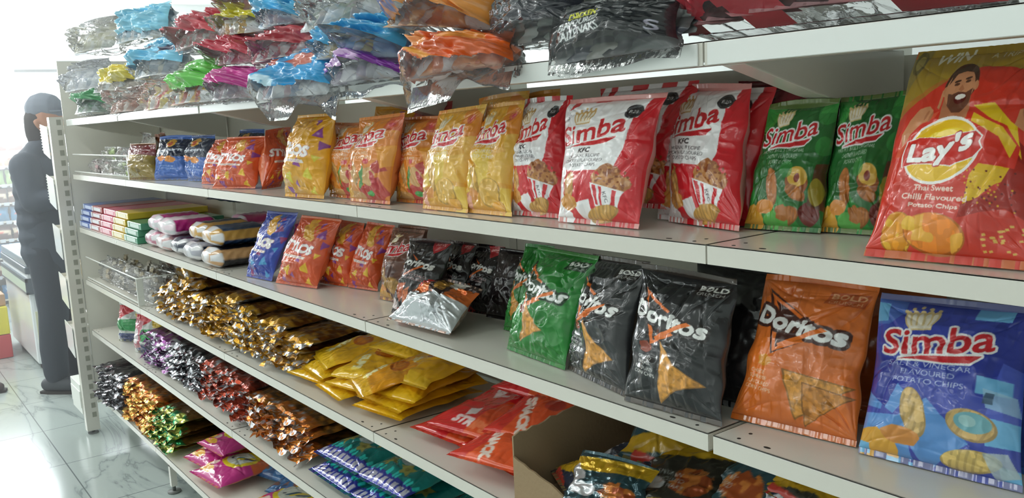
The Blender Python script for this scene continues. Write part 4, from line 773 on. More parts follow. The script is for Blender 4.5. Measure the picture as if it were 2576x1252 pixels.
# ---------------------------------------------------------------- foil sweet packets in heaps
foil = mat('foil_film', rough=.27, metal=.75, coat=.3, attr=True, bump=.5, bscale=55)
soft = mat('clear_sweet_film', rough=.22, metal=.15, coat=.6, attr=True, bump=.4, bscale=60)
def packet_mesh(name, w, l, t, cols, seed, nu=22, nv=34, m=None, frill=1.0, front=None, sil='c9ccd2', body=None):
    """lying packet, local x = width, y = length into the shelf (front end at y=0), crumpled front end"""
    q = [(-w / 2, 0, 0), (w / 2, 0, 0), (w / 2, l, 0), (-w / 2, l, 0)]
    out = []; cc = []; r = np.random.RandomState(seed)
    for side in (1, -1):
        P = sheet(q, t * 1.15, nu, nv, seed, side, .10, 1.6, pinch=.05, front=.55, belly=.7)
        S, V = np.meshgrid(np.linspace(0, 1, nu), np.linspace(0, 1, nv))
        e = np.exp(-V / .16)
        P[..., 2] += frill * t * .55 * e * (vnoise(S, V, 7, 16, seed + 5) + .35 * vnoise(S, V, 15, 26, seed + 8))
        P[..., 1] += frill * .012 * e * vnoise(S, V, 8, 10, seed + 6)
        P[..., 0] *= 1 + .05 * vnoise(V, V * 0, 6, 1, seed + 3)
        n = vnoise(S, V, 9, 14, seed + 11); n2 = vnoise(S, V, 13, 24, seed + 12)
        c = np.zeros((nv, nu, 3)); k = len(cols)
        c[:] = hexc(body or cols[0]); c[n2 > .25] = hexc(cols[1 % k]); c[n2 < -.45] = hexc(cols[2 % k])
        fr_ = V < .22; fc = front or cols[0]
        c[fr_] = hexc(fc); c[fr_ & (n > .48)] = hexc(sil); c[fr_ & (n2 > .4)] = hexc(cols[1 % k])
        if side < 0: c[:] = hexc(sil)
        out.append(P.reshape(-1, 3)); cc.append(c.reshape(-1, 3))
    F_ = np.concatenate([gfaces(nu, nv).reshape(-1, 4), gfaces(nu, nv, True).reshape(-1, 4) + nu * nv])
    o = mk(name, np.concatenate(out), F_, m or foil, None, np.concatenate(cc), smooth=False)
    o.data['h'] = t
    return o
def heap(name, lv, x0, x1, layers, w, l, t, cols, seed, label, group, y0=.02, rows=1, m=None, fall=0.0, jitter=1.0, cat='packet', **kw):
    """packets stacked side by side, front ends towards the aisle"""
    protos = [packet_mesh(name, w, l, t, cols, seed + i * 17, m=m, **kw) for i in range(3)]
    r = random.Random(seed); n = max(1, int(round((x1 - x0) / (w * .82)))); made = 0
    st = (x1 - x0) / n
    for row in range(rows):
        for L_ in range(layers):
            for i in range(n):
                top = layers - fall * abs(i - (n - 1) / 2) / max(1, n / 2) * layers
                if L_ >= top: continue
                src = protos[made % 3]; o = src if made < 3 else src.copy()
                if made >= 3: C.objects.link(o)
                o.location = (x0 + st * (i + .5) + r.uniform(-.014, .014) * jitter + (.25 * st if L_ % 2 else -.1 * st), y0 + row * l * .95 + r.uniform(-.008, .014) * jitter + L_ * .004, ZL[lv] + .010 + t * .5 + L_ * t * .92)
                o.rotation_euler = (r.uniform(-.04, .07) * jitter, r.uniform(-.05, .05) * jitter, r.uniform(-.16, .16) * jitter)
                tag(o, label, cat, group); made += 1
    for p in protos[made:]: bpy.data.objects.remove(p)
def one(o, x, y, z, rx=0, ry=0, rz=0, label=None, cat='packet', group=None):
    o.location = (x, y, z); o.rotation_euler = (rx, ry, rz); return tag(o, label, cat, group)
G = ['7c4a1c', 'b8842e', '5c3416']
heap('sweet_packet', 3, -2.83, -2.30, 5, .155, .26, .030, G, 11, "gold and brown foil sweet packet in the far part of the gold heap", 'gold foil packets, far part', fall=.35, front='c9952f')
heap('sweet_packet', 3, -2.30, -1.92, 6, .15, .26, .027, G, 31, "gold and brown foil sweet packet in the middle of the gold heap", 'gold foil packets, middle part', fall=.25, front='d2a034')
heap('sweet_packet', 3, -1.92, -1.56, 5, .17, .27, .026, G, 51, 'gold and brown foil sweet packet beside the yellow bags on the fourth shelf', 'gold foil packets, near part', fall=.3, front='cf9a30')
one(packet_mesh('sweet_packet', .30, .22, .05, ['8a5a1e', 'b98a30', '6a3f18'], 77, front='d8a83c', frill=.4), -2.62, .05, ZL[3] + .19, .06, .1, -.2, "plump gold foil sweet packet on top of the gold heap's far end")
PU = ['4a2a3a', '6a3a6a', '3a2a2e']; BK = ['2c2a2e', '4a3236', '1f1e22']; RD = ['5e2c22', '8a3a2a', '3c2420']; GO = ['6a4a22', 'a8702c', '54351c']
heap('sweet_packet', 2, -3.12, -2.80, 5, .15, .26, .026, PU, 101, 'purple foil sweet packet in the heap on the fifth shelf', 'purple foil packets', front='9a5a9c', fall=.2)
heap('sweet_packet', 2, -2.80, -2.42, 5, .15, .26, .026, BK, 131, "black and silver foil sweet packet between the purple and dark red ones", 'black foil packets on the fifth shelf', front='3a3a3e')
heap('sweet_packet', 2, -2.42, -1.98, 5, .17, .27, .028, RD, 161, 'dark red foil sweet packet in the heap on the fifth shelf', 'dark red foil packets', front='a8432c')
heap('sweet_packet', 2, -1.98, -1.52, 5, .17, .27, .025, GO, 191, 'orange and gold foil sweet packet beside the turquoise bags on the fifth shelf', 'orange and gold foil packets', front='c8722a', fall=.15)
heap('sweet_packet', 1, -3.95, -3.58, 7, .16, .30, .024, BK, 221, 'black and silver foil sweet packet on the bottom shelf against the slotted post', 'black foil packets on the bottom shelf', y0=-.03, front='38353a', fall=.2)
heap('sweet_packet', 1, -3.58, -3.12, 7, .16, .29, .024, ['7a4a20', 'b8742a', '5a3a20'], 251, "orange and gold foil sweet packet heaped on the bottom shelf", 'orange foil packets on the bottom shelf', y0=.0, front='d0702e', fall=.1, sil='e0c060')
heap('sweet_packet', 1, -3.12, -2.82, 6, .16, .29, .026, ['6a4a26', '7a5a30', '54402a'], 281, 'brown sweet packet with a green foil end on the bottom shelf', 'green ended packets on the bottom shelf', y0=.0, front='2c8a5a', sil='c8d070')
heap('sweet_packet', 1, -3.0, -2.75, 7, .16, .15, .02, ['6a4a26', '7a5c34', '4a3a22'], 291, 'flat brown sweet packet stacked behind the pink bags on the bottom shelf', 'brown flat packets', y0=.26, frill=.3, m=soft, sil='6a4a30')
# ---------------------------------------------------------------- yellow and red bags lying on the fourth shelf
def ybag_art(seed, base='dba21c'):
    A = Art(70, 100, base); A.a *= (1 + .10 * vnoise(A.xx, A.yy, 5, 6, seed))[..., None]
    A.text('GUMS', .32, .70, .42, .10, 'f4eeb8', 78, .1, bold=2); A.ell(.52, .45, .2, .11, 'b8641e'); A.ell(.52, .45, .13, .07, 'c87a2a'); A.blob(.5, .22, .2, .07, 'ecdc9a', seed); A.text('wine', .5, .22, .24, .05, 'b08a30'); A.poly([(0, .8), (1, .86), (1, 1), (0, 1)], 'f0c82a', .5)
    return A.done()
ym = mat('yellow_film', rough=.25, coat=.6, attr=True, bump=.3, bscale=40)
def lying(name, x, y, z, w, l, t, art, seed, label, rz=0, tx=0, ty=0, group=None, **kw):
    return bag(name, slab_quad(x, y, z, w, l, rz, tx, ty), t, art, seed, label, cat='sweet bag', group=group, m=ym, front=.62, **kw)
z3 = ZL[3]; YG = 'yellow sweet bags on the fourth shelf'
ylab = ['yellow sweet bag at the bottom left of the yellow pile', 'yellow sweet bag at the bottom middle of the yellow pile', 'yellow sweet bag at the bottom right corner by the shelf joint', 'yellow sweet bag second in the left stack of the pile', 'yellow sweet bag second in the middle stack of the pile', 'yellow sweet bag second in the right stack of the pile', 'yellow sweet bag third in the right stack of the pile',
        'yellow sweet bag on top at the left end of the pile', 'yellow sweet bag on top in the middle, slipped to the front', 'yellow sweet bag on top at the back of the pile', 'yellow sweet bag on top nearest the viewer, pale label up', 'orange yellow sweet bag drooping over the right stack', 'yellow sweet bag low at the back left of the pile']
for i, (x, y, h, w, l, rz, tx) in enumerate(((-1.47, .16, .016, .18, .26, .1, .0), (-1.28, .15, .016, .18, .26, -.1, 0), (-1.08, .17, .014, .19, .27, .15, 0), (-1.42, .17, .042, .18, .26, -.12, .05), (-1.25, .17, .042, .18, .26, .2, .05), (-1.07, .18, .036, .19, .27, .05, .03), (-1.08, .19, .058, .19, .27, .22, .05),
        (-1.43, .20, .075, .20, .25, -.25, .18), (-1.26, .18, .078, .18, .24, .35, .2), (-1.24, .29, .110, .21, .22, .1, .12), (-1.06, .22, .100, .20, .25, .12, .15), (-1.10, .13, .082, .16, .22, -.3, .22), (-1.52, .28, .05, .18, .2, .1, 0))):
    lying('sweet_bag', x, y, z3 + h + .008, w, l, .030, ybag_art(i + 3, 'd9921e' if i == 11 else ('dba21c' if i < 7 else 'e0aa1e')), 300 + i, ylab[i], rz, tx, 0, YG, wr=1.8)
def rbag_art(seed, orange=False):
    A = Art(90, 110, 'e0562a' if orange else 'c8282c'); A.a *= (1 + .08 * vnoise(A.xx, A.yy, 5, 6, seed))[..., None]
    if orange: A.poly([(0, 0), (.5, 0), (.2, 1), (0, 1)], 'c8282c', .7); A.text('SNACK', .35, .75, .5, .09, 'f0dcd0', 70, .1, bold=2); A.ell(.6, .6, .12, .08, 'b83a28'); A.poly([(.75, .2), (.97, .24), (.93, .42), (.72, .38)], 'd8cfd0'); A.text('TASTY CORN', .5, .35, .5, .05, 'f2e6d8', 70)
    else: A.text('Real', .32, .3, .34, .14, 'e6d8d8', 62, .3, bold=2); A.poly([(.3, .68), (.44, .66), (.46, .76), (.32, .78)], 'd8cfd0'); A.text('STRIPS', .5, .86, .5, .08, 'e8d0d0', 10, .1, bold=2); A.poly([(.6, .5), (1, .45), (1, 1), (.5, 1)], 'd85a28', .8)
    return A.done()
RG = 'red and orange bags on the fourth shelf'
for i, (x, y, h, w, l, rz, tx, o_, lb) in enumerate(((-.80, .20, .02, .22, .30, .1, 0, 0, 'red snack bag at the bottom left of the red pile'), (-.62, .20, .02, .22, .30, -.05, 0, 1, 'orange snack bag at the bottom against the cardboard box'), (-.60, .13, .045, .20, .24, .25, .08, 1, 'orange red snack bag slipping to the front beside the cardboard box'),
        (-.76, .20, .055, .22, .28, .2, .1, 0, 'red snack bag with white letters across the left of the pile'), (-.62, .24, .085, .20, .27, .32, .2, 1, 'orange snack bag lying across the top beside the cardboard box'), (-.70, .31, .11, .22, .2, .1, .12, 0, 'red snack bag on top at the back of the red pile'))):
    lying('snack_bag', x, y, z3 + h + .008, w, l, .036, rbag_art(i, o_), 330 + i, lb, rz, tx, 0, RG, wr=1.4)
# ---------------------------------------------------------------- open carton and packets on the fourth shelf, right part
cb = mat('corrugated_board', '9a8468', .8, spec=.2, bump=.2, bscale=120)
bxr = tag(empty('cardboard_box', (-.30, .2, z3)), 'open torn cardboard carton on the fourth shelf under the black corn chips', 'box')
def lb_(mb): mb.V = [(x + .30, y - .2, z - z3) for x, y, z in mb.V]; return mb
rr_ = random.Random(8)
edge = [(.02 + .37 * i / 24, z3 + .125 + .05 * i / 24 + rr_.uniform(-.003, .003)) for i in range(25)]
lb_(MB().prism([(.02, z3 + .003)] + edge + [(.39, z3 + .003)], 0, -.485, -.481)).build('left_wall', cb, bxr)
edge = [(-.481 + .61 * i / 40, z3 + (.085 - .045 * min(1, i / 14)) + rr_.uniform(-.003, .003)) for i in range(41)]
lb_(MB().prism([(-.481, z3 + .003)] + edge + [(.13, z3 + .003)], 1, .018, .022)).build('front_wall', cb, bxr)
lb_(MB().box(-.481, .13, .386, .39, z3 + .003, z3 + .17)).build('back_wall', cb, bxr)
lb_(MB().box(-.485, .13, .018, .39, z3 + .0005, z3 + .003)).build('bottom', cb, bxr)
def nbag(seed):
    A = Art(80, 90, ['2c4a52', '1f2d40', '3a3a34'][seed % 3]); A.poly([(0, .1), (1, .02), (1, .2), (0, .3)], 'c8a021'); A.poly([(0, .8), (.6, .7), (1, .85), (1, .95), (.5, .85), (0, .95)], 'b8901e'); A.blob(.7, .5, .2, .12, '9a4a24', seed + 3, j=.3); A.speck(A.mell(.7, .5, .22, .14), 'c87838', 20, .1, seed)
    A.blob(.25, .55, .16, .1, 'd8d8dc', seed, j=.3); lines(A, ['CHICKEN', 'FLAVOURED', 'MAIZE NAKS'], .45, .45, .04, .06, 'c8ccd0', .4, 6); A.poly([(.1, .9), (.5, .95), (.4, 1), (.1, 1)], 'b83a30'); A.blob(.1, .4, .08, .16, 'c8c8cc', seed + 9, j=.4)
    return A.done()
nl = ['navy and yellow snack bag leaning in the carton near its torn wall', 'dark green snack bag with a yellow stripe low at the front of the carton', 'navy snack bag with silver folds in the middle of the carton', 'dark snack bag with an orange picture in the carton', 'navy snack bag with a clear window at the right of the carton', 'dark snack bag lying at the back of the carton', 'silver and white crumpled snack bag at the front edge of the carton',
      'blue and yellow snack bag with silver folds right of the carton', 'dark blue snack bag near the right edge of the fourth shelf', 'orange and blue snack bag at the right end of the fourth shelf', 'navy snack bag at the back right of the fourth shelf', 'dark green snack bag on top at the right of the fourth shelf']
for i, (x, y, h, w, l, rz, tx, ty, t) in enumerate(((-.28, .27, .105, .19, .22, .5, .45, -.3, .06), (-.34, .14, .045, .20, .20, -.5, .2, .1, .05), (-.20, .15, .055, .18, .2, .3, .5, .1, .05), (-.12, .20, .06, .18, .24, -.3, .6, 0, .05), (.02, .2, .06, .2, .24, .2, .5, 0, .05), (-.15, .3, .05, .22, .2, .3, .3, 0, .05), (-.28, .06, .045, .16, .1, .2, .9, 0, .035),
        (.14, .12, .06, .19, .2, .2, .45, 0, .05), (.26, .14, .05, .2, .22, -.3, .5, 0, .05), (.40, .14, .06, .2, .22, .1, .6, 0, .05), (.16, .3, .05, .22, .2, .3, .3, 0, .05), (.05, .27, .115, .2, .2, -.2, .3, 0, .05))):
    bag('snack_bag', slab_quad(x, y, z3 + h + .02, w, l, rz, tx, ty), t, nbag(i), 350 + i, nl[i], cat='snack bag', group='navy and yellow snack bags in and beside the carton', front=.6, wr=1.8, m=mat('silver_film', rough=.2, metal=.55, coat=.5, attr=True) if i in (2, 6, 7) else None)
# ---------------------------------------------------------------- turquoise bags on the fifth shelf, pink and blue bags on the bottom shelf
def tq_art(seed):
    A = Art(120, 150, '1c7c78'); A.a *= (1 + .12 * vnoise(A.xx, A.yy, 4, 5, seed))[..., None]
    for j, (x, y) in enumerate(((.25, .70), (.40, .60), (.62, .72), (.78, .55), (.55, .45))):
        P = []
        for i in range(10): t = i * math.pi / 5 + j; r_ = (.13 if i % 2 == 0 else .06); P.append((x + r_ * math.cos(t), y + r_ * .8 * math.sin(t)))
        A.poly(P, 'a39a52'); A.ell(x, y, .03, .024, '8a8244')
    A.ell(.5, .62, .13, .075, 'a8b4b4'); A.text('ORIGINAL', .5, .62, .18, .025, '6a7a7c', 10)
    A.poly([(.3, .1), (.62, .16), (.6, .26), (.3, .2)], 'a82a3c'); A.poly([(.4, .28), (.66, .32), (.64, .40), (.42, .36)], 'a82a3c'); A.ell(.75, .24, .06, .05, 'a8bcc8')
    A.poly([(0, .84), (1, .84), (1, 1), (0, 1)], '3a3f9c')
    for i in range(9): A.poly([(.05 + i * .105, .88), (.12 + i * .105, .875), (.125 + i * .105, .95), (.055 + i * .105, .96)], 'c4c0d0')
    for i in range(14): r = random.Random(i); x = r.random(); A.poly([(x, .78), (x + .03, .80), (x + .02, .86), (x - .02, .85)], '3ad8d0')
    return A.done()
z2 = ZL[2]; tqm = mat('turquoise_film', rough=.18, metal=.3, coat=.6, attr=True, bump=.4, bscale=50)
for i, (x, y, h, w, l, rz, lb) in enumerate(((-1.33, .17, .035, .23, .30, .0, 'turquoise nut bag with a blue end, left one on the fifth shelf'), (-1.33, .19, .085, .23, .30, .05, 'turquoise nut bag stacked on the left turquoise one'), (-1.10, .17, .035, .23, .30, -.03, 'turquoise nut bag in the middle of the turquoise row'), (-1.12, .20, .082, .23, .3, .06, 'turquoise nut bag stacked in the middle of the row'), (-.87, .17, .035, .23, .30, .0, 'turquoise nut bag at the right, cut by the bottom of the picture'))):
    bag('nut_bag', slab_quad(x, y, z2 + h, w, l, rz, .05), .05, tq_art(i), 380 + i, lb, cat='nut bag', group='turquoise bags on the fifth shelf', front=.6, wr=1.6, m=tqm)
def pk_art(seed):
    A = Art(90, 110, 'b8327e'); A.poly([(0, 0), (1, 0), (1, .5), (0, .3)], 'c8622c', .9); A.ell(.5, .45, .36, .24, 'd9c22c', 12); A.ell(.5, .45, .28, .18, 'c4cac0', 12)
    A.ell(.60, .42, .05, .12, 'd0b830', 30); A.ell(.52, .46, .03, .1, '33556a', 30); A.ell(.68, .40, .03, .1, '33556a', 30); A.ell(.40, .52, .03, .02, '33405a')
    A.blob(.3, .85, .22, .07, 'e0a83a', 4, j=.3); A.poly([(0, .6), (.25, .7), (.2, .85), (0, .8)], 'c83a34'); A.blob(.12, .75, .1, .05, 'e8b84a', 5); A.ell(.25, .72, .1, .06, 'd8b8b0')
    return A.done()
z1 = ZL[1]
for i, (x, y, h, w, l, rz, lb) in enumerate(((-2.60, .17, .04, .24, .26, .15, 'pink and orange puffed snack bag on the bottom shelf, farther one'), (-2.42, .15, .04, .24, .28, .12, 'pink and orange puffed snack bag on the bottom shelf, nearer one'), (-1.98, .17, .04, .24, .28, .15, 'pink and yellow snack bag on the bottom shelf, cut by the picture edge'), (-2.55, .20, .10, .22, .24, .1, 'pink and orange snack bag on top of the farther pink one'))):
    bag('snack_bag', slab_quad(x, y, z1 + h, w, l, rz, .03), .055, pk_art(i), 400 + i, lb, cat='snack bag', group='pink bags on the bottom shelf', front=.6, wr=1.2)
bl = a_plain('3a6a9c', ['5a8ab8', '2f4f7c', '8a5a4a', 'a8983a'], 6, 60, 80)
for i, (x, y, h, lb) in enumerate(((-2.27, .30, .04, 'blue snack bag lying behind the pink bags on the bottom shelf'), (-2.10, .27, .04, 'blue snack bag lying behind the gap on the bottom shelf'), (-2.18, .33, .09, 'blue snack bag on top of the other blue ones on the bottom shelf'))):
    bag('snack_bag', slab_quad(x, y, z1 + h, .2, .2, .3, .1), .05, bl, 410 + i, lb, cat='snack bag', group='blue bags on the bottom shelf', front=.6, wr=1.4)
# ---------------------------------------------------------------- flag coloured bags on the fifth shelf
def fl_art(i):
    A = Art(60, 90, 'c8ccc8'); A.poly([(0, .1), (.8, .1), (.3, .40), (0, .42)], 'c83a44'); A.poly([(.5, 0), (1, 0), (1, .38), (.7, .38)], 'c8a828'); A.poly([(.1, .44), (1, .40), (1, .72), (.1, .70)], '2a8a4a'); A.poly([(.1, .78), (1, .76), (1, 1), (.1, 1)], '2a3a6a')
    if i: A.poly([(0, .2), (.4, .25), (.35, .85), (0, .9)], 'b86a78'); A.blob(.2, .6, .12, .2, 'e0d8dc', 4)
    return A.done()
for i, (x, y, rz, lb) in enumerate(((-3.62, .04, .55, 'red, white, green and blue sweet bag standing first by the slotted post'), (-3.33, .04, .5, 'red, green and silver sweet bag standing second by the slotted post'), (-3.36, .14, .4, 'red and green sweet bag standing behind the second one'))):
    c, s = math.cos(rz), math.sin(rz); w = .2
    bag('sweet_bag', [(x, y, z2 + .003), (x + w * c, y + w * s, z2 + .003), (x + w * c - .03 * s, y + w * s + .03 * c, z2 + .19), (x - .03 * s, y + .03 * c, z2 + .19)], .10, fl_art(i), 420 + i, lb, cat='sweet bag', group='flag coloured bags on the fifth shelf', wr=1.3)
# ---------------------------------------------------------------- wafer boxes and biscuits on the third shelf
def wafer(x, y, z, w, l, h, c1, c2, label, group):
    r = tag(empty('wafer_box', (x, y, z)), label, 'box', group)
    MB().box(-w / 2, w / 2, 0, l, 0, h).build('carton', mat('box_' + c1, c1, .35, coat=.5), r, bevel=.003)
    MB().box(-w * .30, w * .36, -.0009, -.0002, h * .22, h * .8).build('end_print', mat('ink_' + c2, c2, .4), r)
    MB().box(-w / 2, -w * .36, -.0009, -.0002, h * .08, h * .92).build('end_flash', mat('ink_f' + c2, c2, .4), r)
cols5 = (('blue', '3f62b0', 'c8d2ee', 4), ('red and silver', 'a84a4c', 'dfe0e6', 4), ('pink', 'd04e6c', 'f0c8d0', 4), ('yellow', 'd6b636', 'f2ead0', 4), ('green', '3c8a68', 'cfe0d8', 3))
nm4 = ['lowest', 'second from the bottom', 'third from the bottom', 'topmost']
for i, (cn, c1, c2, n) in enumerate(cols5):
    for j in range(n):
        wafer(-3.93 + i * .215 + (.03 if j == n - 1 and i != 1 else 0), .012 + .006 * j, z4 + .001 + j * .0285, .205, .34, .027, c1, c2, '%s wafer box, %s in its stack on the third shelf' % (cn, nm4[j] if j < n - 1 else 'topmost'), 'wafer boxes')
def biscuit(x, y, z, w, l, h, c1, c2, label, seed, c3='d8d8dc'):
    s = []; col = []; nu, nv = 40, 30
    for i in range(nv):
        for j in range(nu):
            t = 2 * math.pi * j / nu; a = abs(math.cos(t)) ** .75 * (1 if math.cos(t) > 0 else -1); b = abs(math.sin(t)) ** .75 * (1 if math.sin(t) > 0 else -1)
            v = i / (nv - 1); k = min(1, .55 + 3.5 * min(v, 1 - v)) ; jt = 1 + .03 * math.sin(j * 5 + i * 1.3 + seed)
            s.append((a * w / 2 * k * jt, v * l, h / 2 + b * h / 2 * k * jt))
            u = (math.sin(t) * .5 + .5)
            cc = hexc(c1)
            if .08 < v < .92 and math.sin(t * 3 + seed) > .25: cc = hexc(c2)
            if v < .14: cc = hexc(c3 if math.sin(j * .8 + seed) > -.2 else c2)
            col.append(cc)
    F_ = [[i * nu + j, i * nu + (j + 1) % nu, (i + 1) * nu + (j + 1) % nu, (i + 1) * nu + j][::-1] for i in range(nv - 1) for j in range(nu)]
    F_.append(list(range(nu))); F_.append([(nv - 1) * nu + j for j in range(nu)][::-1])
    r = tag(empty('biscuit_packet', (x, y, z)), label, 'biscuit packet', 'biscuit packets on the third shelf')
    mk('wrapper', s, F_, foil if 0 else mat('printed_film', rough=.27, coat=.55, attr=True, bump=.45, bscale=26), r, np.array(col))
    MB().box(-w * .22, w * .22, l * .995, l, h * .3, h * .7).build('end_fold', mat('ink_' + c2, c2, .4), r)
MG, WH, NV_, GD = 'b8247c', 'd8c8d0', '202a40', 'c8984a'
bl_ = [(-2.83, .02, .0, WH, 'c07a90', 'pale biscuit packet at the bottom left of the biscuit stack'), (-2.66, .015, 0, WH, 'c8a0a0', 'pale biscuit packet second along the bottom of the biscuit stack'), (-2.49, .02, 0, 'b8b4c4', NV_, 'silver and navy biscuit packet third along the bottom'), (-2.31, .01, 0, NV_, 'a8a8b4', 'navy biscuit packet fourth along the bottom of the biscuit stack'), (-2.10, .005, 0, '26242a', 'c89a6a', 'black and tan biscuit packet at the near end, square end with a white patch'),
       (-2.80, .03, .062, MG, 'f0d0e0', 'magenta biscuit packet with a white window, farther one on the second layer'), (-2.60, .01, .064, MG, 'f4e0ea', 'magenta biscuit packet with a white window, nearer one on the second layer'), (-2.32, .04, .064, NV_, GD, 'navy and gold biscuit packet on the second layer'), (-2.12, .02, .066, '1f3a5c', GD, 'blue and gold biscuit packet on the second layer at the near end'), (-2.42, .22, .066, 'c23a78', 'e8b0cc', 'dark pink biscuit packet farther back on the second layer'), (-2.02, .20, .07, 'c02a7e', 'e8b0cc', 'magenta biscuit packet tipped up at the back near the blue bag')]
for i, (x, y, h, c1, c2, lb) in enumerate(bl_): biscuit(x, y, z4 + .002 + h, .165, .19 if i < 9 else .15, .064, c1, c2, lb, i * 1.7)
for i, x in enumerate((-2.66, -2.4, -2.2)): biscuit(x, .22, z4 + .002, .16, .18, .062, [MG, NV_, '3a3a44'][i], WH, ['magenta biscuit packet at the back of the bottom layer', 'navy biscuit packet at the back of the bottom layer', 'grey biscuit packet at the back of the bottom layer'][i], i)
one(packet_mesh('snack_packet', .34, .12, .05, ['26365c', '1f2a4a', '3a4a78'], 61, m=soft, sil='2a3a60', frill=.2), -2.75, .30, z4 + .165, .2, 0, .1, 'dark blue packet lying high at the back of the third shelf above the wafer boxes')
# ---------------------------------------------------------------- wire bins
wire = mat('white_wire', 'e6e8e2', .3, coat=.3)
def wire_bin(lv, x0, x1, h, label):
    z = ZL[lv]; r = tag(empty('wire_bin', ((x0 + x1) / 2, 0, z)), label, 'wire bin', 'wire bins'); a, b = x0 - (x0 + x1) / 2, x1 - (x0 + x1) / 2
    MB().tube([(a, .008, h), (b - .01, .008, h), (b, .012, h), (b, .36, h)], .0032).build('top_rail', wire, r, smooth=True)
    MB().tube([(a, .008, .012), (b, .008, .012), (b, .36, .012)], .0028).build('bottom_rail', wire, r, smooth=True)
    MB().box(b - .004, b + .004, .004, .03, .001, h).build('corner_post', wire, r)
    MB().prism([(.012, .02), (.36, .02), (.36, h - .01), (.012, h - .01)], 0, b - .001, b + .001).build('divider_sheet', film_mat('clear_sheet', (.93, .96, .94), .12), r)
    w_ = MB()
    for i in range(9): w_.tube([(b, .03 + i * .04, .012), (b, .03 + i * .04, h)], .0011, 5)
    w_.build('divider_wires', wire, r)
wire_bin(5, -3.98, -2.96, .095, 'white wire bin on the second shelf against the slotted post')
wire_bin(3, -3.97, -3.03, .115, 'white wire bin on the fourth shelf against the slotted post')
film = film_mat('clear_film', (.97, .98, .99), .22, 1.13)
def clear_pack(x, y, z, w, l, h, cols, seed, label, group, rz=0.0, cat='sweet packet', fm=None):
    """small clear bag of wrapped sweets: the sweets and the film over them"""
    r = tag(empty('sweet_packet', (x, y, z), rz), label, cat, group); g = random.Random(seed); mb = MB(); V = []; Fq = []; cc = []
    for i in range(18):
        px, py, pz = g.uniform(-w * .38, w * .38), g.uniform(.1, .9) * l, g.uniform(.12, .8) * h; s = h * .21
        P = sheet([(px - s * 1.4, py, pz - s), (px + s * 1.4, py + g.uniform(-.01, .01), pz - s), (px + s * 1.4, py, pz + s), (px - s * 1.4, py, pz + s)], s * 1.6, 7, 7, seed + i, 1, .1, 1)
        P2 = sheet([(px - s * 1.4, py, pz - s), (px + s * 1.4, py, pz - s), (px + s * 1.4, py, pz + s), (px - s * 1.4, py, pz + s)], s * 1.6, 7, 7, seed + i, -1, .1, 1)
        for Q_, fl in ((P, False), (P2, True)): Fq.append(gfaces(7, 7, fl).reshape(-1, 4) + len(V) * 49); V.append(Q_.reshape(-1, 3)); cc.append(np.ones((49, 3)) * hexc(cols[i % len(cols)]))
    mk('sweets', np.concatenate(V), np.concatenate(Fq), mat('sweet_wrap', rough=.3, coat=.4, attr=True), r, np.concatenate(cc))
    q = [(-w / 2, .0, .004), (w / 2, .0, .004), (w / 2, .02, h), (-w / 2, .02, h)]
    P = sheet(q, l * .9, 20, 20, seed, 1, .06, 2.2, front=.25); P2 = sheet(q, l * .9, 20, 20, seed, -1, .06, 2.2, front=.25)
    F_ = np.concatenate([gfaces(20, 20).reshape(-1, 4), gfaces(20, 20, True).reshape(-1, 4) + 400])
    mk('clear_bag', np.concatenate([P.reshape(-1, 3), P2.reshape(-1, 3)]), F_, fm or film, r)
W1 = [['d8c8c8', 'e6e0dc', 'c89aa0'], ['e2e0dc', 'b8c4a0', 'd8d0c8'], ['c8d0c0', 'a8c070', 'e2dcd8'], ['a87a70', 'd8d4d4', '8a6a5a']]
for i in range(4):
    for j in range(2):
        if (i, j) in ((0, 1),): continue
        clear_pack(-3.80 + i * .235, .06 + .01 * j, ZL[5] + .003 + j * .058, .21, .12, .066, W1[(i + j) % 4], 500 + i * 2 + j, 'clear sweet packet in the upper wire bin, %s of the %s row' % (['farthest', 'second', 'third', 'nearest'][i], ['lower', 'upper'][j]), 'clear packets in the upper wire bin')
W2 = [['d0ccc0', 'e4e0d8', 'b8a888'], ['c8c0b0', 'a89878', 'e0dcd8'], ['b8b0a0', 'd8d4cc', '9a8a60']]
for i in range(4):
    for j in range(2): clear_pack(-3.78 + i * .23, .05 + .02 * j, z3 + .003 + j * .05, .21, .13, .07, W2[(i + j) % 3], 540 + i * 2 + j, 'clear sweet packet in the lower wire bin, %s of the %s row' % (['farthest', 'second', 'third', 'nearest'][i], ['lower', 'upper'][j]), 'clear packets in the lower wire bin')
clear_pack(-3.06, .1, ZL[5] + .06, .12, .12, .12, ['c8a070', 'a86a50', 'd8d0c8'], 599, 'tall clear packet with a white top between the upper wire bin and the gold bag', None)
BR = [['7a5a44', '9a7a58', '5a4236'], ['8a6448', 'a88a64', '644a3a']]
for i, (x, y, h, rz) in enumerate(((-3.42, .2, .0, 0), (-3.2, .22, .0, .1), (-3.30, .2, .085, -.2), (-3.1, .24, .08, .2), (-2.98, .12, .0, .3), (-2.95, .2, .075, .1), (-3.12, .12, .02, .1))):
    clear_pack(x, y, z3 + .003 + h, .26, .16, .10, BR[i % 2], 620 + i, '%s brown biscuit bag in the loose pile beside the lower wire bin' % ['far low', 'middle low', 'far upper', 'middle upper', 'near low', 'near upper', 'front'][i], 'brown biscuit bags', rz, 'biscuit bag', film_mat('brown_bag_film', (1, 1, 1), .05, 1.12))
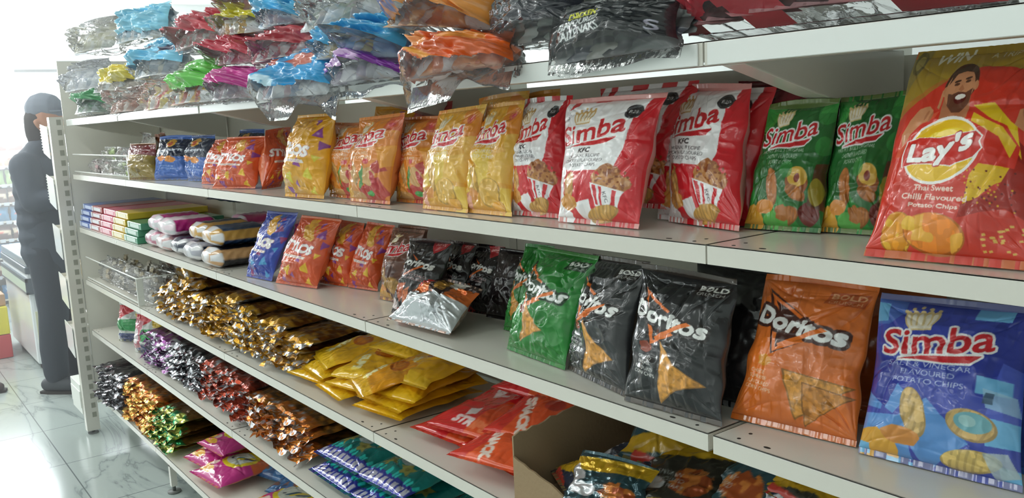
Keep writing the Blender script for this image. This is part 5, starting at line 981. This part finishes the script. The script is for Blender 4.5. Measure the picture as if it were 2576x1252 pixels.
# ---------------------------------------------------------------- wrapped multipacks on the top shelf
inm = mat('inner_print', rough=.35, coat=.4, attr=True)
def multipack(key, head, inner, seed, label, depth=.2, hb=.45, word=None, wc='f0f0f0', nin=9, milk=.13, flat=False, hcol2=None, dq=(0, 0, 0), sag=.0):
    q = np.array(Q[key]) + np.array(dq); base = (q[0] + q[1]) / 2; r = tag(empty('multipack', base), label, 'multipack', 'wrapped multipacks on the top shelf')
    ex = (q[1] - q[0]); ey = (q[3] - q[0]); w = np.linalg.norm(ex); h = np.linalg.norm(ey); exn = ex / w; N = np.cross(ex, ey); N /= np.linalg.norm(N); g = random.Random(seed)
    # inner sachets standing on edge in a slanting row
    k = max(4, int(w / .045)); V = []; Fq = []; cc = []; nn = 14; mm = 16
    for row in (1, 0):
        for i in range(k):
            a = .12 + .76 * (i + .5 + .4 * row) / (k + .4); e_ = math.sin(math.pi * min(.98, max(.02, a))) ** .5
            c0 = q[0] + ex * a + N * depth * ((.0 if flat else .17) * e_ - .13 * row) + ey * (.0 + .30 * row); s_ = w / k * .82; hh = ey * (.58 if row == 0 else .45) * (.75 + .25 * e_)
            yw = np.array((0, 1., 0)) * depth * g.uniform(.05, .13); sl = exn * g.uniform(-.3, .5) * s_
            qq = [c0 - exn * s_, c0 + exn * s_ + yw, c0 + exn * s_ + yw + hh + sl - N * depth * .10, c0 - exn * s_ + hh + sl - N * depth * .10]
            cc_ = np.ones((nn * mm, 3)) * hexc(inner[i % len(inner)]); cc_[int(mm * .38) * nn:int(mm * .62) * nn] = hexc(inner[(i + 1) % len(inner)]); lt = np.array(hexc(inner[i % len(inner)])) * .5 + .45; cc_[:nn * 2] = lt; cc_[-nn * 2:] = lt
            for sd_, fl in ((1, False), (-1, True)):
                P = rest(sheet(qq, w / k * (.35 if flat else .8), nn, mm, seed + i + row * 40, sd_, .08, 2.0), base[2]); Fq.append(gfaces(nn, mm, fl).reshape(-1, 4) + len(V) * nn * mm); V.append(P.reshape(-1, 3)); cc.append(cc_)
    mk('inner_sachets', np.concatenate(V) - base, np.concatenate(Fq), inm, r, np.concatenate(cc))
    # header print on the wrap, then the clear wrap itself
    nu, nv = (220, 140) if flat else (90, 60); P = sheet(q, depth, nu, nv, seed, 1, .03, (.7 if flat else 1.5) if word else 2.2, pinch=.08, front=.42, belly=.58); B = sheet(q, depth, nu, nv, seed, -1, .03, 2.0, pinch=.08, front=.42, belly=.58)
    if sag: 
        S_, V_ = np.meshgrid(np.linspace(-1, 1, nu), np.linspace(0, 1, nv)); P[..., 2] -= sag * np.exp(-V_ / .15) * (.6 + .6 * vnoise((S_ + 1) / 2, V_, 5, 3, seed + 2)); P[..., 1] -= sag * .3 * np.exp(-V_ / .15)
    B[:, 0] = P[:, 0]; B[:, -1] = P[:, -1]; B[0] = P[0]; B[-1] = P[-1]
    rest(P, base[2]); rest(B, base[2])
    hb = .06 + hb * .42; j0 = int(nv * hb)
    F_ = gfaces(nu, nv)
    mask = np.zeros((nv - 1, nu - 1), bool); edgej = j0 + np.round(3.5 * vnoise(np.linspace(0, 1, nu - 1), np.zeros(nu - 1), 6, 1, seed + 4)).astype(int)
    for j in range(nu - 1): mask[max(1, edgej[j]):, j] = True
    if head is not None:
        A = Art(nu, nv, head); A.a *= (1 + .12 * vnoise(A.xx, A.yy, 6, 5, seed))[..., None]
        if hcol2: A.blob(.3, .3, .12, .2, hcol2, seed); A.blob(.7, .35, .15, .15, hcol2, seed + 1)
        if word:
            for (t_, x_, y_, w_, h_, r_, c_) in word: A.text(t_, x_, (y_ if flat else .60 + y_ * .42), w_, h_ * (1 if flat else .66), c_, r_, .1, bold=1 if flat else 2)
        mk('printed_header', P.reshape(-1, 3) - base, F_[mask].reshape(-1, 4), mat('printed_film', rough=.27, coat=.55, attr=True, bump=.45, bscale=26), r, A.done()[::-1].reshape(-1, 3))
        front_faces = F_[~mask].reshape(-1, 4)
    else: front_faces = F_.reshape(-1, 4)
    VV = np.concatenate([P.reshape(-1, 3), B.reshape(-1, 3)]) - base
    mk('clear_wrap', VV, np.concatenate([front_faces, gfaces(nu, nv, True).reshape(-1, 4) + nu * nv]), film_mat('wrap_film_%d' % int(milk * 100), (.96, .97, .985), milk), r)
SV = 'd8dce2'
multipack('t_a', '5aa070', [SV, 'a8b4b0', '8fae9a'], 701, 'clear wrapped multipack with a green strip at the far end of the lowest row', hb=.62)
multipack('t_b', None, ['b88a7a', 'a86a58', 'd8c8c0'], 702, 'clear wrapped multipack of brown sachets in the lowest row')
multipack('t_c', None, ['d8b8a8', 'c85a5a', 'd8c060', 'e0dcdc'], 703, 'clear wrapped multipack of red, yellow and white sachets in the lowest row')
multipack('t_d', '6fcb5a', ['d8a850', 'b84a40', 'd8d8dc'], 704, 'multipack with a bright green header above red and yellow sachets', hb=.55)
multipack('t_e', 'd0449a', [SV, 'a8a0b0', 'c8b0bc'], 705, 'multipack with a magenta header over clear wrap', hb=.45, word=[('Sweets', .3, .3, .4, .2, 6, 'e8a8d0')])
multipack('t_f', '2f9ad6', [SV, 'c0a0a8', '8a9ab8', 'e0e0e4'], 706, 'multipack with a sky blue header sagging over the shelf lip', hb=.42, word=[('Puffs', .35, .3, .34, .18, 6, 'c8e6f6')], hcol2='c86a5a', sag=.045)
multipack('t_g', '8a3fa8', [SV, 'a8a0b8', 'c8c8d0'], 707, 'multipack with a purple header under the crumpled light blue one', hb=.45, word=[('CRISPS', .42, .3, .7, .22, -3, 'd8b0e0')], sag=.02)
multipack('t_h', 'e2642a', ['c86a40', 'd8cfd4', 'e08a50'], 708, 'orange multipack hanging over the shelf lip below the paler orange one', hb=.36, word=[('Puffs', .25, .2, .3, .16, -20, 'c8c0e0'), ('TASTY PUFFS', .5, .45, .3, .08, 30, 'f0a040')], hcol2='e89040', sag=.045, depth=.22)
multipack('t_i', None, [SV, 'b0b8c8', 'dde0e8'], 709, 'pale clear wrapped multipack at the far end of the second row', milk=.25)
multipack('t_j', 'e2cf5a', [SV, 'c8c0b8', 'b8b0a8'], 710, 'multipack with a yellow header in the second row', hb=.55)
multipack('t_k', '7fc8ea', [SV, 'c8c8c0', 'a8b4c0'], 711, 'multipack with a light blue header near the far end of the second row', hb=.5, hcol2='5a5a70')
multipack('t_l', 'c8485a', ['c07880', 'd8d8dc', 'a84a50'], 712, 'multipack with a red header just above the magenta one', hb=.5)
multipack('t_m', 'b8404a', ['b85a62', 'd0d0d4', 'a83a48', 'b8a8a8'], 713, 'long red multipack lying above the sky blue header', hb=.5)
multipack('t_n', '4aa8dc', ['8ab0d8', 'c8d0d8', 'b8a060', '6a8ab8'], 714, 'light blue multipack with a folded corner above the purple one', hb=.6, depth=.24)
multipack('t_o', 'ef9a4a', ['e0a060', 'd8d0d0', 'c87a50'], 715, 'pale orange multipack at the top of the picture above the orange one', hb=.25, word=[('Puffs', .35, .3, .4, .25, -14, '8a88b0')], hcol2='f0b860', depth=.24)
multipack('t_p', None, ['c8c4a8', 'd8d4c0', 'e4e4e0'], 716, 'cream clear wrapped multipack at the far end of the third row', milk=.25)
multipack('t_q', '8fd0ea', [SV, 'a8c0d0'], 717, 'large light blue multipack in the third row near the far end', hb=.3)
multipack('t_r', 'd0606c', ['d09098', 'd8d8dc'], 718, 'pinkish red multipack in the third row', hb=.45)
multipack('t_s', 'dcd23c', [SV, 'b8b8b0', 'c8a040'], 719, 'multipack with a lemon yellow header in the third row', hb=.62)
multipack('t_t', '58b4e4', ['a0b8d0', SV], 720, 'multipack with a light blue header at the top of the picture', hb=.45)
multipack('t_u', None, [SV, 'd0d4d4', 'a8b0a0', 'b0a8a8'], 721, 'clear silver multipack of striped sachets above the light blue one', depth=.24)
multipack('t_v', '2c2e36', ['a8b0a8', '4a5a50', 'c8ccc8', '2a2c30'], 722, 'black multipack with pale print next to the orange ones', flat=True, hb=.25, word=[('50x16g', .25, .58, .34, .12, -3, 'a8a8b4')], depth=.12)
multipack('t_w', '25282b', ['5a6060', '2a3040', '888880', '3a3c40'], 723, 'black multipack with white and yellow lettering by the shelf joint', flat=True, hb=.33, word=[('CHICKEN', .42, .46, .24, .10, -6, 'd8d832'), ('FLAVOURED', .40, .59, .36, .10, -6, 'd8dcdc'), ('MAIZE NAKS', .39, .72, .38, .10, -6, 'd8dcdc'), ('S', .90, .68, .07, .14, -4, 'a0a0b0')], depth=.12, sag=.02)
multipack('t_x', 'b8404a', ['a84046', '8a3a40'], 724, 'red multipack cut by the top of the picture at the right', hb=-.05, depth=.3, word=[('Maize', .35, .25, .2, .14, -5, 'a88a8a')])
q0 = Q['t_x']
Q['t_y'] = shift(q0, .50, .0); multipack('t_y', '8a4a3c', ['7a4a40', '4a4a40'], 725, 'brownish red multipack at the right end of the top shelf', hb=-.05, depth=.3)
for i, (k_, dx, dz, hd, inn, lb) in enumerate((('t_s', .08, .13, None, ['b0a8b8', SV], 'clear multipack with purple grey sachets at the top of the picture'), ('t_t', .2, .13, '9ac8e4', [SV], 'pale blue multipack crossing the top edge of the picture'), ('t_u', .1, .115, '5a5450', [SV, '6a6a64'], 'dark multipack above the clear silver one'), ('t_v', .02, .13, '20382c', [SV, '4a6a50'], 'black and green multipack stacked on the black one'), ('t_w', .03, .12, '26282c', ['3a4a3c', SV], 'black multipack stacked on the lettered black one'), ('t_l', .05, .14, 'c86a74', [SV, 'c8848c'], 'pink multipack stacked on the red header one'))):
    Q['u%d' % i] = shift(Q[k_], dx, .03, dz); multipack('u%d' % i, hd, inn, 740 + i, lb, hb=.45)
# ---------------------------------------------------------------- the person at the end rack
def limb(mb, a, b, ra, rb, sy=1.0):
    """tapered rounded limb from a to b (closed), widened sideways by sy"""
    a = np.array(a, float); b = np.array(b, float); d = b - a; L_ = np.linalg.norm(d); d = d / max(L_, 1e-6)
    u = np.cross(d, (0, 1, 0) if abs(d[1]) < .9 else (1, 0, 0)); u /= np.linalg.norm(u); v = np.cross(d, u); n = 14; base = len(mb.V); rings = []
    for t in (-85, -60, -30, 0): rings.append((a + d * ra * math.sin(math.radians(t)), ra * math.cos(math.radians(t))))
    for t in (0, 30, 60, 85): rings.append((b + d * rb * math.sin(math.radians(t)), rb * math.cos(math.radians(t))))
    for c, r in rings:
        for k in range(n):
            t = 2 * math.pi * k / n; w_ = (u * math.cos(t) + v * math.sin(t)) * r; w_[1] *= sy; mb.V.append(tuple(c + w_))
    for i in range(len(rings) - 1):
        for k in range(n):
            q = (k + 1) % n; mb.F.append([base + i * n + k, base + i * n + q, base + (i + 1) * n + q, base + (i + 1) * n + k]); mb.M.append(0)
    mb.F.append([base + k for k in range(n)][::-1]); mb.F.append([base + (len(rings) - 1) * n + k for k in range(n)]); mb.M += [0, 0]
def grown(name, chains, m, parent, vox=.012, it=6):
    """one continuous surface grown over chains of (point, radius[, side scale])"""
    mb = MB()
    for ch in chains:
        for p0, p1 in zip(ch[:-1], ch[1:]): limb(mb, p0[0], p1[0], p0[1], p1[1], (p0[2] if len(p0) > 2 else 1))
    o = mb.build(name, m, parent, smooth=True)
    r = o.modifiers.new('remesh', 'REMESH'); r.mode = 'VOXEL'; r.voxel_size = vox; r.use_smooth_shade = True
    s = o.modifiers.new('smooth', 'SMOOTH'); s.factor = .5; s.iterations = it
    return o
pr_ = tag(empty('person', (-5.11, .05, 0), math.radians(48)), 'person in a dark quilted jacket, dark trousers and cap, reaching into the end rack', 'person')
skm = mat('skin_tone', 'a9785e', .55); jk = mat('dark_jacket', '3a4450', .75, bump=.3, bscale=14); tr_ = mat('dark_trousers', '2d3640', .85); shm = mat('dark_shoe', '3a4046', .6); cpm = mat('dark_cap', '6f7884', .8)
W_ = 1.25
body = [[((0, 0, .95), .10, W_), ((.01, 0, 1.10), .095, W_), ((0, 0, 1.26), .10, W_), ((0, 0, 1.38), .085, 1.4), ((.03, 0, 1.47), .055), ((.055, 0, 1.54), .055), ((.07, 0, 1.60), .082), ((.07, 0, 1.67), .088)], [((.10, 0, 1.575), .045), ((.125, 0, 1.555), .03)], [((.148, 0, 1.63), .010), ((.163, 0, 1.605), .014)]]
for s in (1, -1):
    body.append([((0, s * .15, 1.39), .05), ((.06, s * .19, 1.17), .04), ((.26, s * .17, 1.18), .030), ((.32, s * .165, 1.19), .026)])
    w = np.array((.32, s * .165, 1.19)); body.append([(tuple(w), .024), (tuple(w + (.05, 0, 0)), .030, 1.3)])
    for a, l in ((-.030, .064), (-.010, .078), (.011, .073), (.030, .058)):
        p0 = w + (.06, a, .0); body.append([(tuple(p0), .011), (tuple(p0 + (l * .45, a * .1, .004)), .0095), (tuple(p0 + (l * .8, a * .1, -.010)), .0088), (tuple(p0 + (l, a * .1, -.028)), .008)])
    body.append([(tuple(w + (.02, -s * .03, -.004)), .013), (tuple(w + (.05, -s * .058, -.012)), .011), (tuple(w + (.078, -s * .060, -.022)), .010)])
    body.append([((0, s * .09, .90), .085), ((.02, s * .10, .50), .055), ((-.02, s * .10, .10), .038), ((.02, s * .105, .05), .036), ((.13, s * .11, .038), .026)])
    body.append([((.06, s * .083, 1.60), .014), ((.052, s * .090, 1.625), .015)])
grown('body', body, skm, pr_, .007, 4)
jack = [[((.01, 0, .80), .135, W_), ((.0, 0, .95), .145, W_), ((-.005, 0, 1.10), .135, W_), ((-.02, 0, 1.25), .145, W_), ((-.03, 0, 1.36), .13, 1.35), ((.0, 0, 1.45), .085), ((.03, 0, 1.50), .068)]]
for s in (1, -1): jack.append([((-.01, s * .15, 1.37), .088), ((.05, s * .20, 1.17), .070), ((.22, s * .175, 1.18), .054), ((.28, s * .17, 1.185), .045)])
grown('jacket', jack, jk, pr_, .013, 6)
qb = []
for z in (.86, .95, 1.04, 1.13, 1.22, 1.31): qb.append([((-.02, 0, z), .148, W_), ((-.021, 0, z + .012), .148, W_)])
grown('jacket_quilting', qb, jk, pr_, .012, 3)
tz = []
for s in (1, -1): tz.append([((0, s * .075, .88), .105), ((.02, s * .10, .50), .085), ((-.01, s * .10, .28), .078), ((-.01, s * .10, .12), .072)])
grown('trousers', tz, tr_, pr_, .012, 5)
for s in (1, -1):
    grown('shoe', [[((-.07, s * .105, .052), .042, 1.0), ((.0, s * .107, .056), .046, 1.05), ((.09, s * .11, .048), .042, 1.1), ((.155, s * .113, .040), .030, 1.2)]], shm, pr_, .008, 3)
    MB().prism([(-.112, s * .105 - .028), (-.05, s * .105 - .042), (.1, s * .113 - .043), (.175, s * .113 - .022), (.175, s * .113 + .022), (.1, s * .113 + .043), (-.05, s * .105 + .042), (-.112, s * .105 + .028)], 2, .0, .016).build('shoe_sole', dark, pr_)
grown('cap', [[((.045, 0, 1.70), .098, .95), ((.075, 0, 1.70), .094, .95)]], cpm, pr_, .008, 4)
MB().prism([(.13, -.07), (.19, -.055), (.235, 0), (.19, .055), (.13, .07)], 2, 1.680, 1.689).build('cap_brim', cpm, pr_)
grown('hair', [[((.0, 0, 1.50), .06), ((.015, 0, 1.57), .085), ((.03, 0, 1.64), .095)]], mat('dark_hair', '2a2624', .8), pr_, .009, 3)
for s in (1, -1):
    e_ = MB(); limb(e_, (.148, s * .03, 1.632), (.149, s * .034, 1.632), .009, .009); e_.build('eye', mat('eye_dark', '1c1818', .3), pr_, smooth=True)
e_ = MB(); limb(e_, (.149, -.018, 1.568), (.149, .018, 1.568), .007, .007); e_.build('mouth', mat('lips', '8a4f48', .5), pr_, smooth=True)
s_ = tag(empty('shoe', (-5.36, -.33, 0), math.radians(35)), 'dark shoe tip of someone else at the left edge of the floor', 'shoe')
grown('shoe_upper', [[((-.16, 0, .05), .042), ((-.06, 0, .05), .044), ((.05, 0, .035), .026)]], mat('brown_shoe', '4a3836', .6), s_, .008, 3)
MB().prism([(-.2, -.045), (.05, -.05), (.09, 0), (.05, .05), (-.2, .045)], 2, 0, .014).build('shoe_sole', dark, s_)
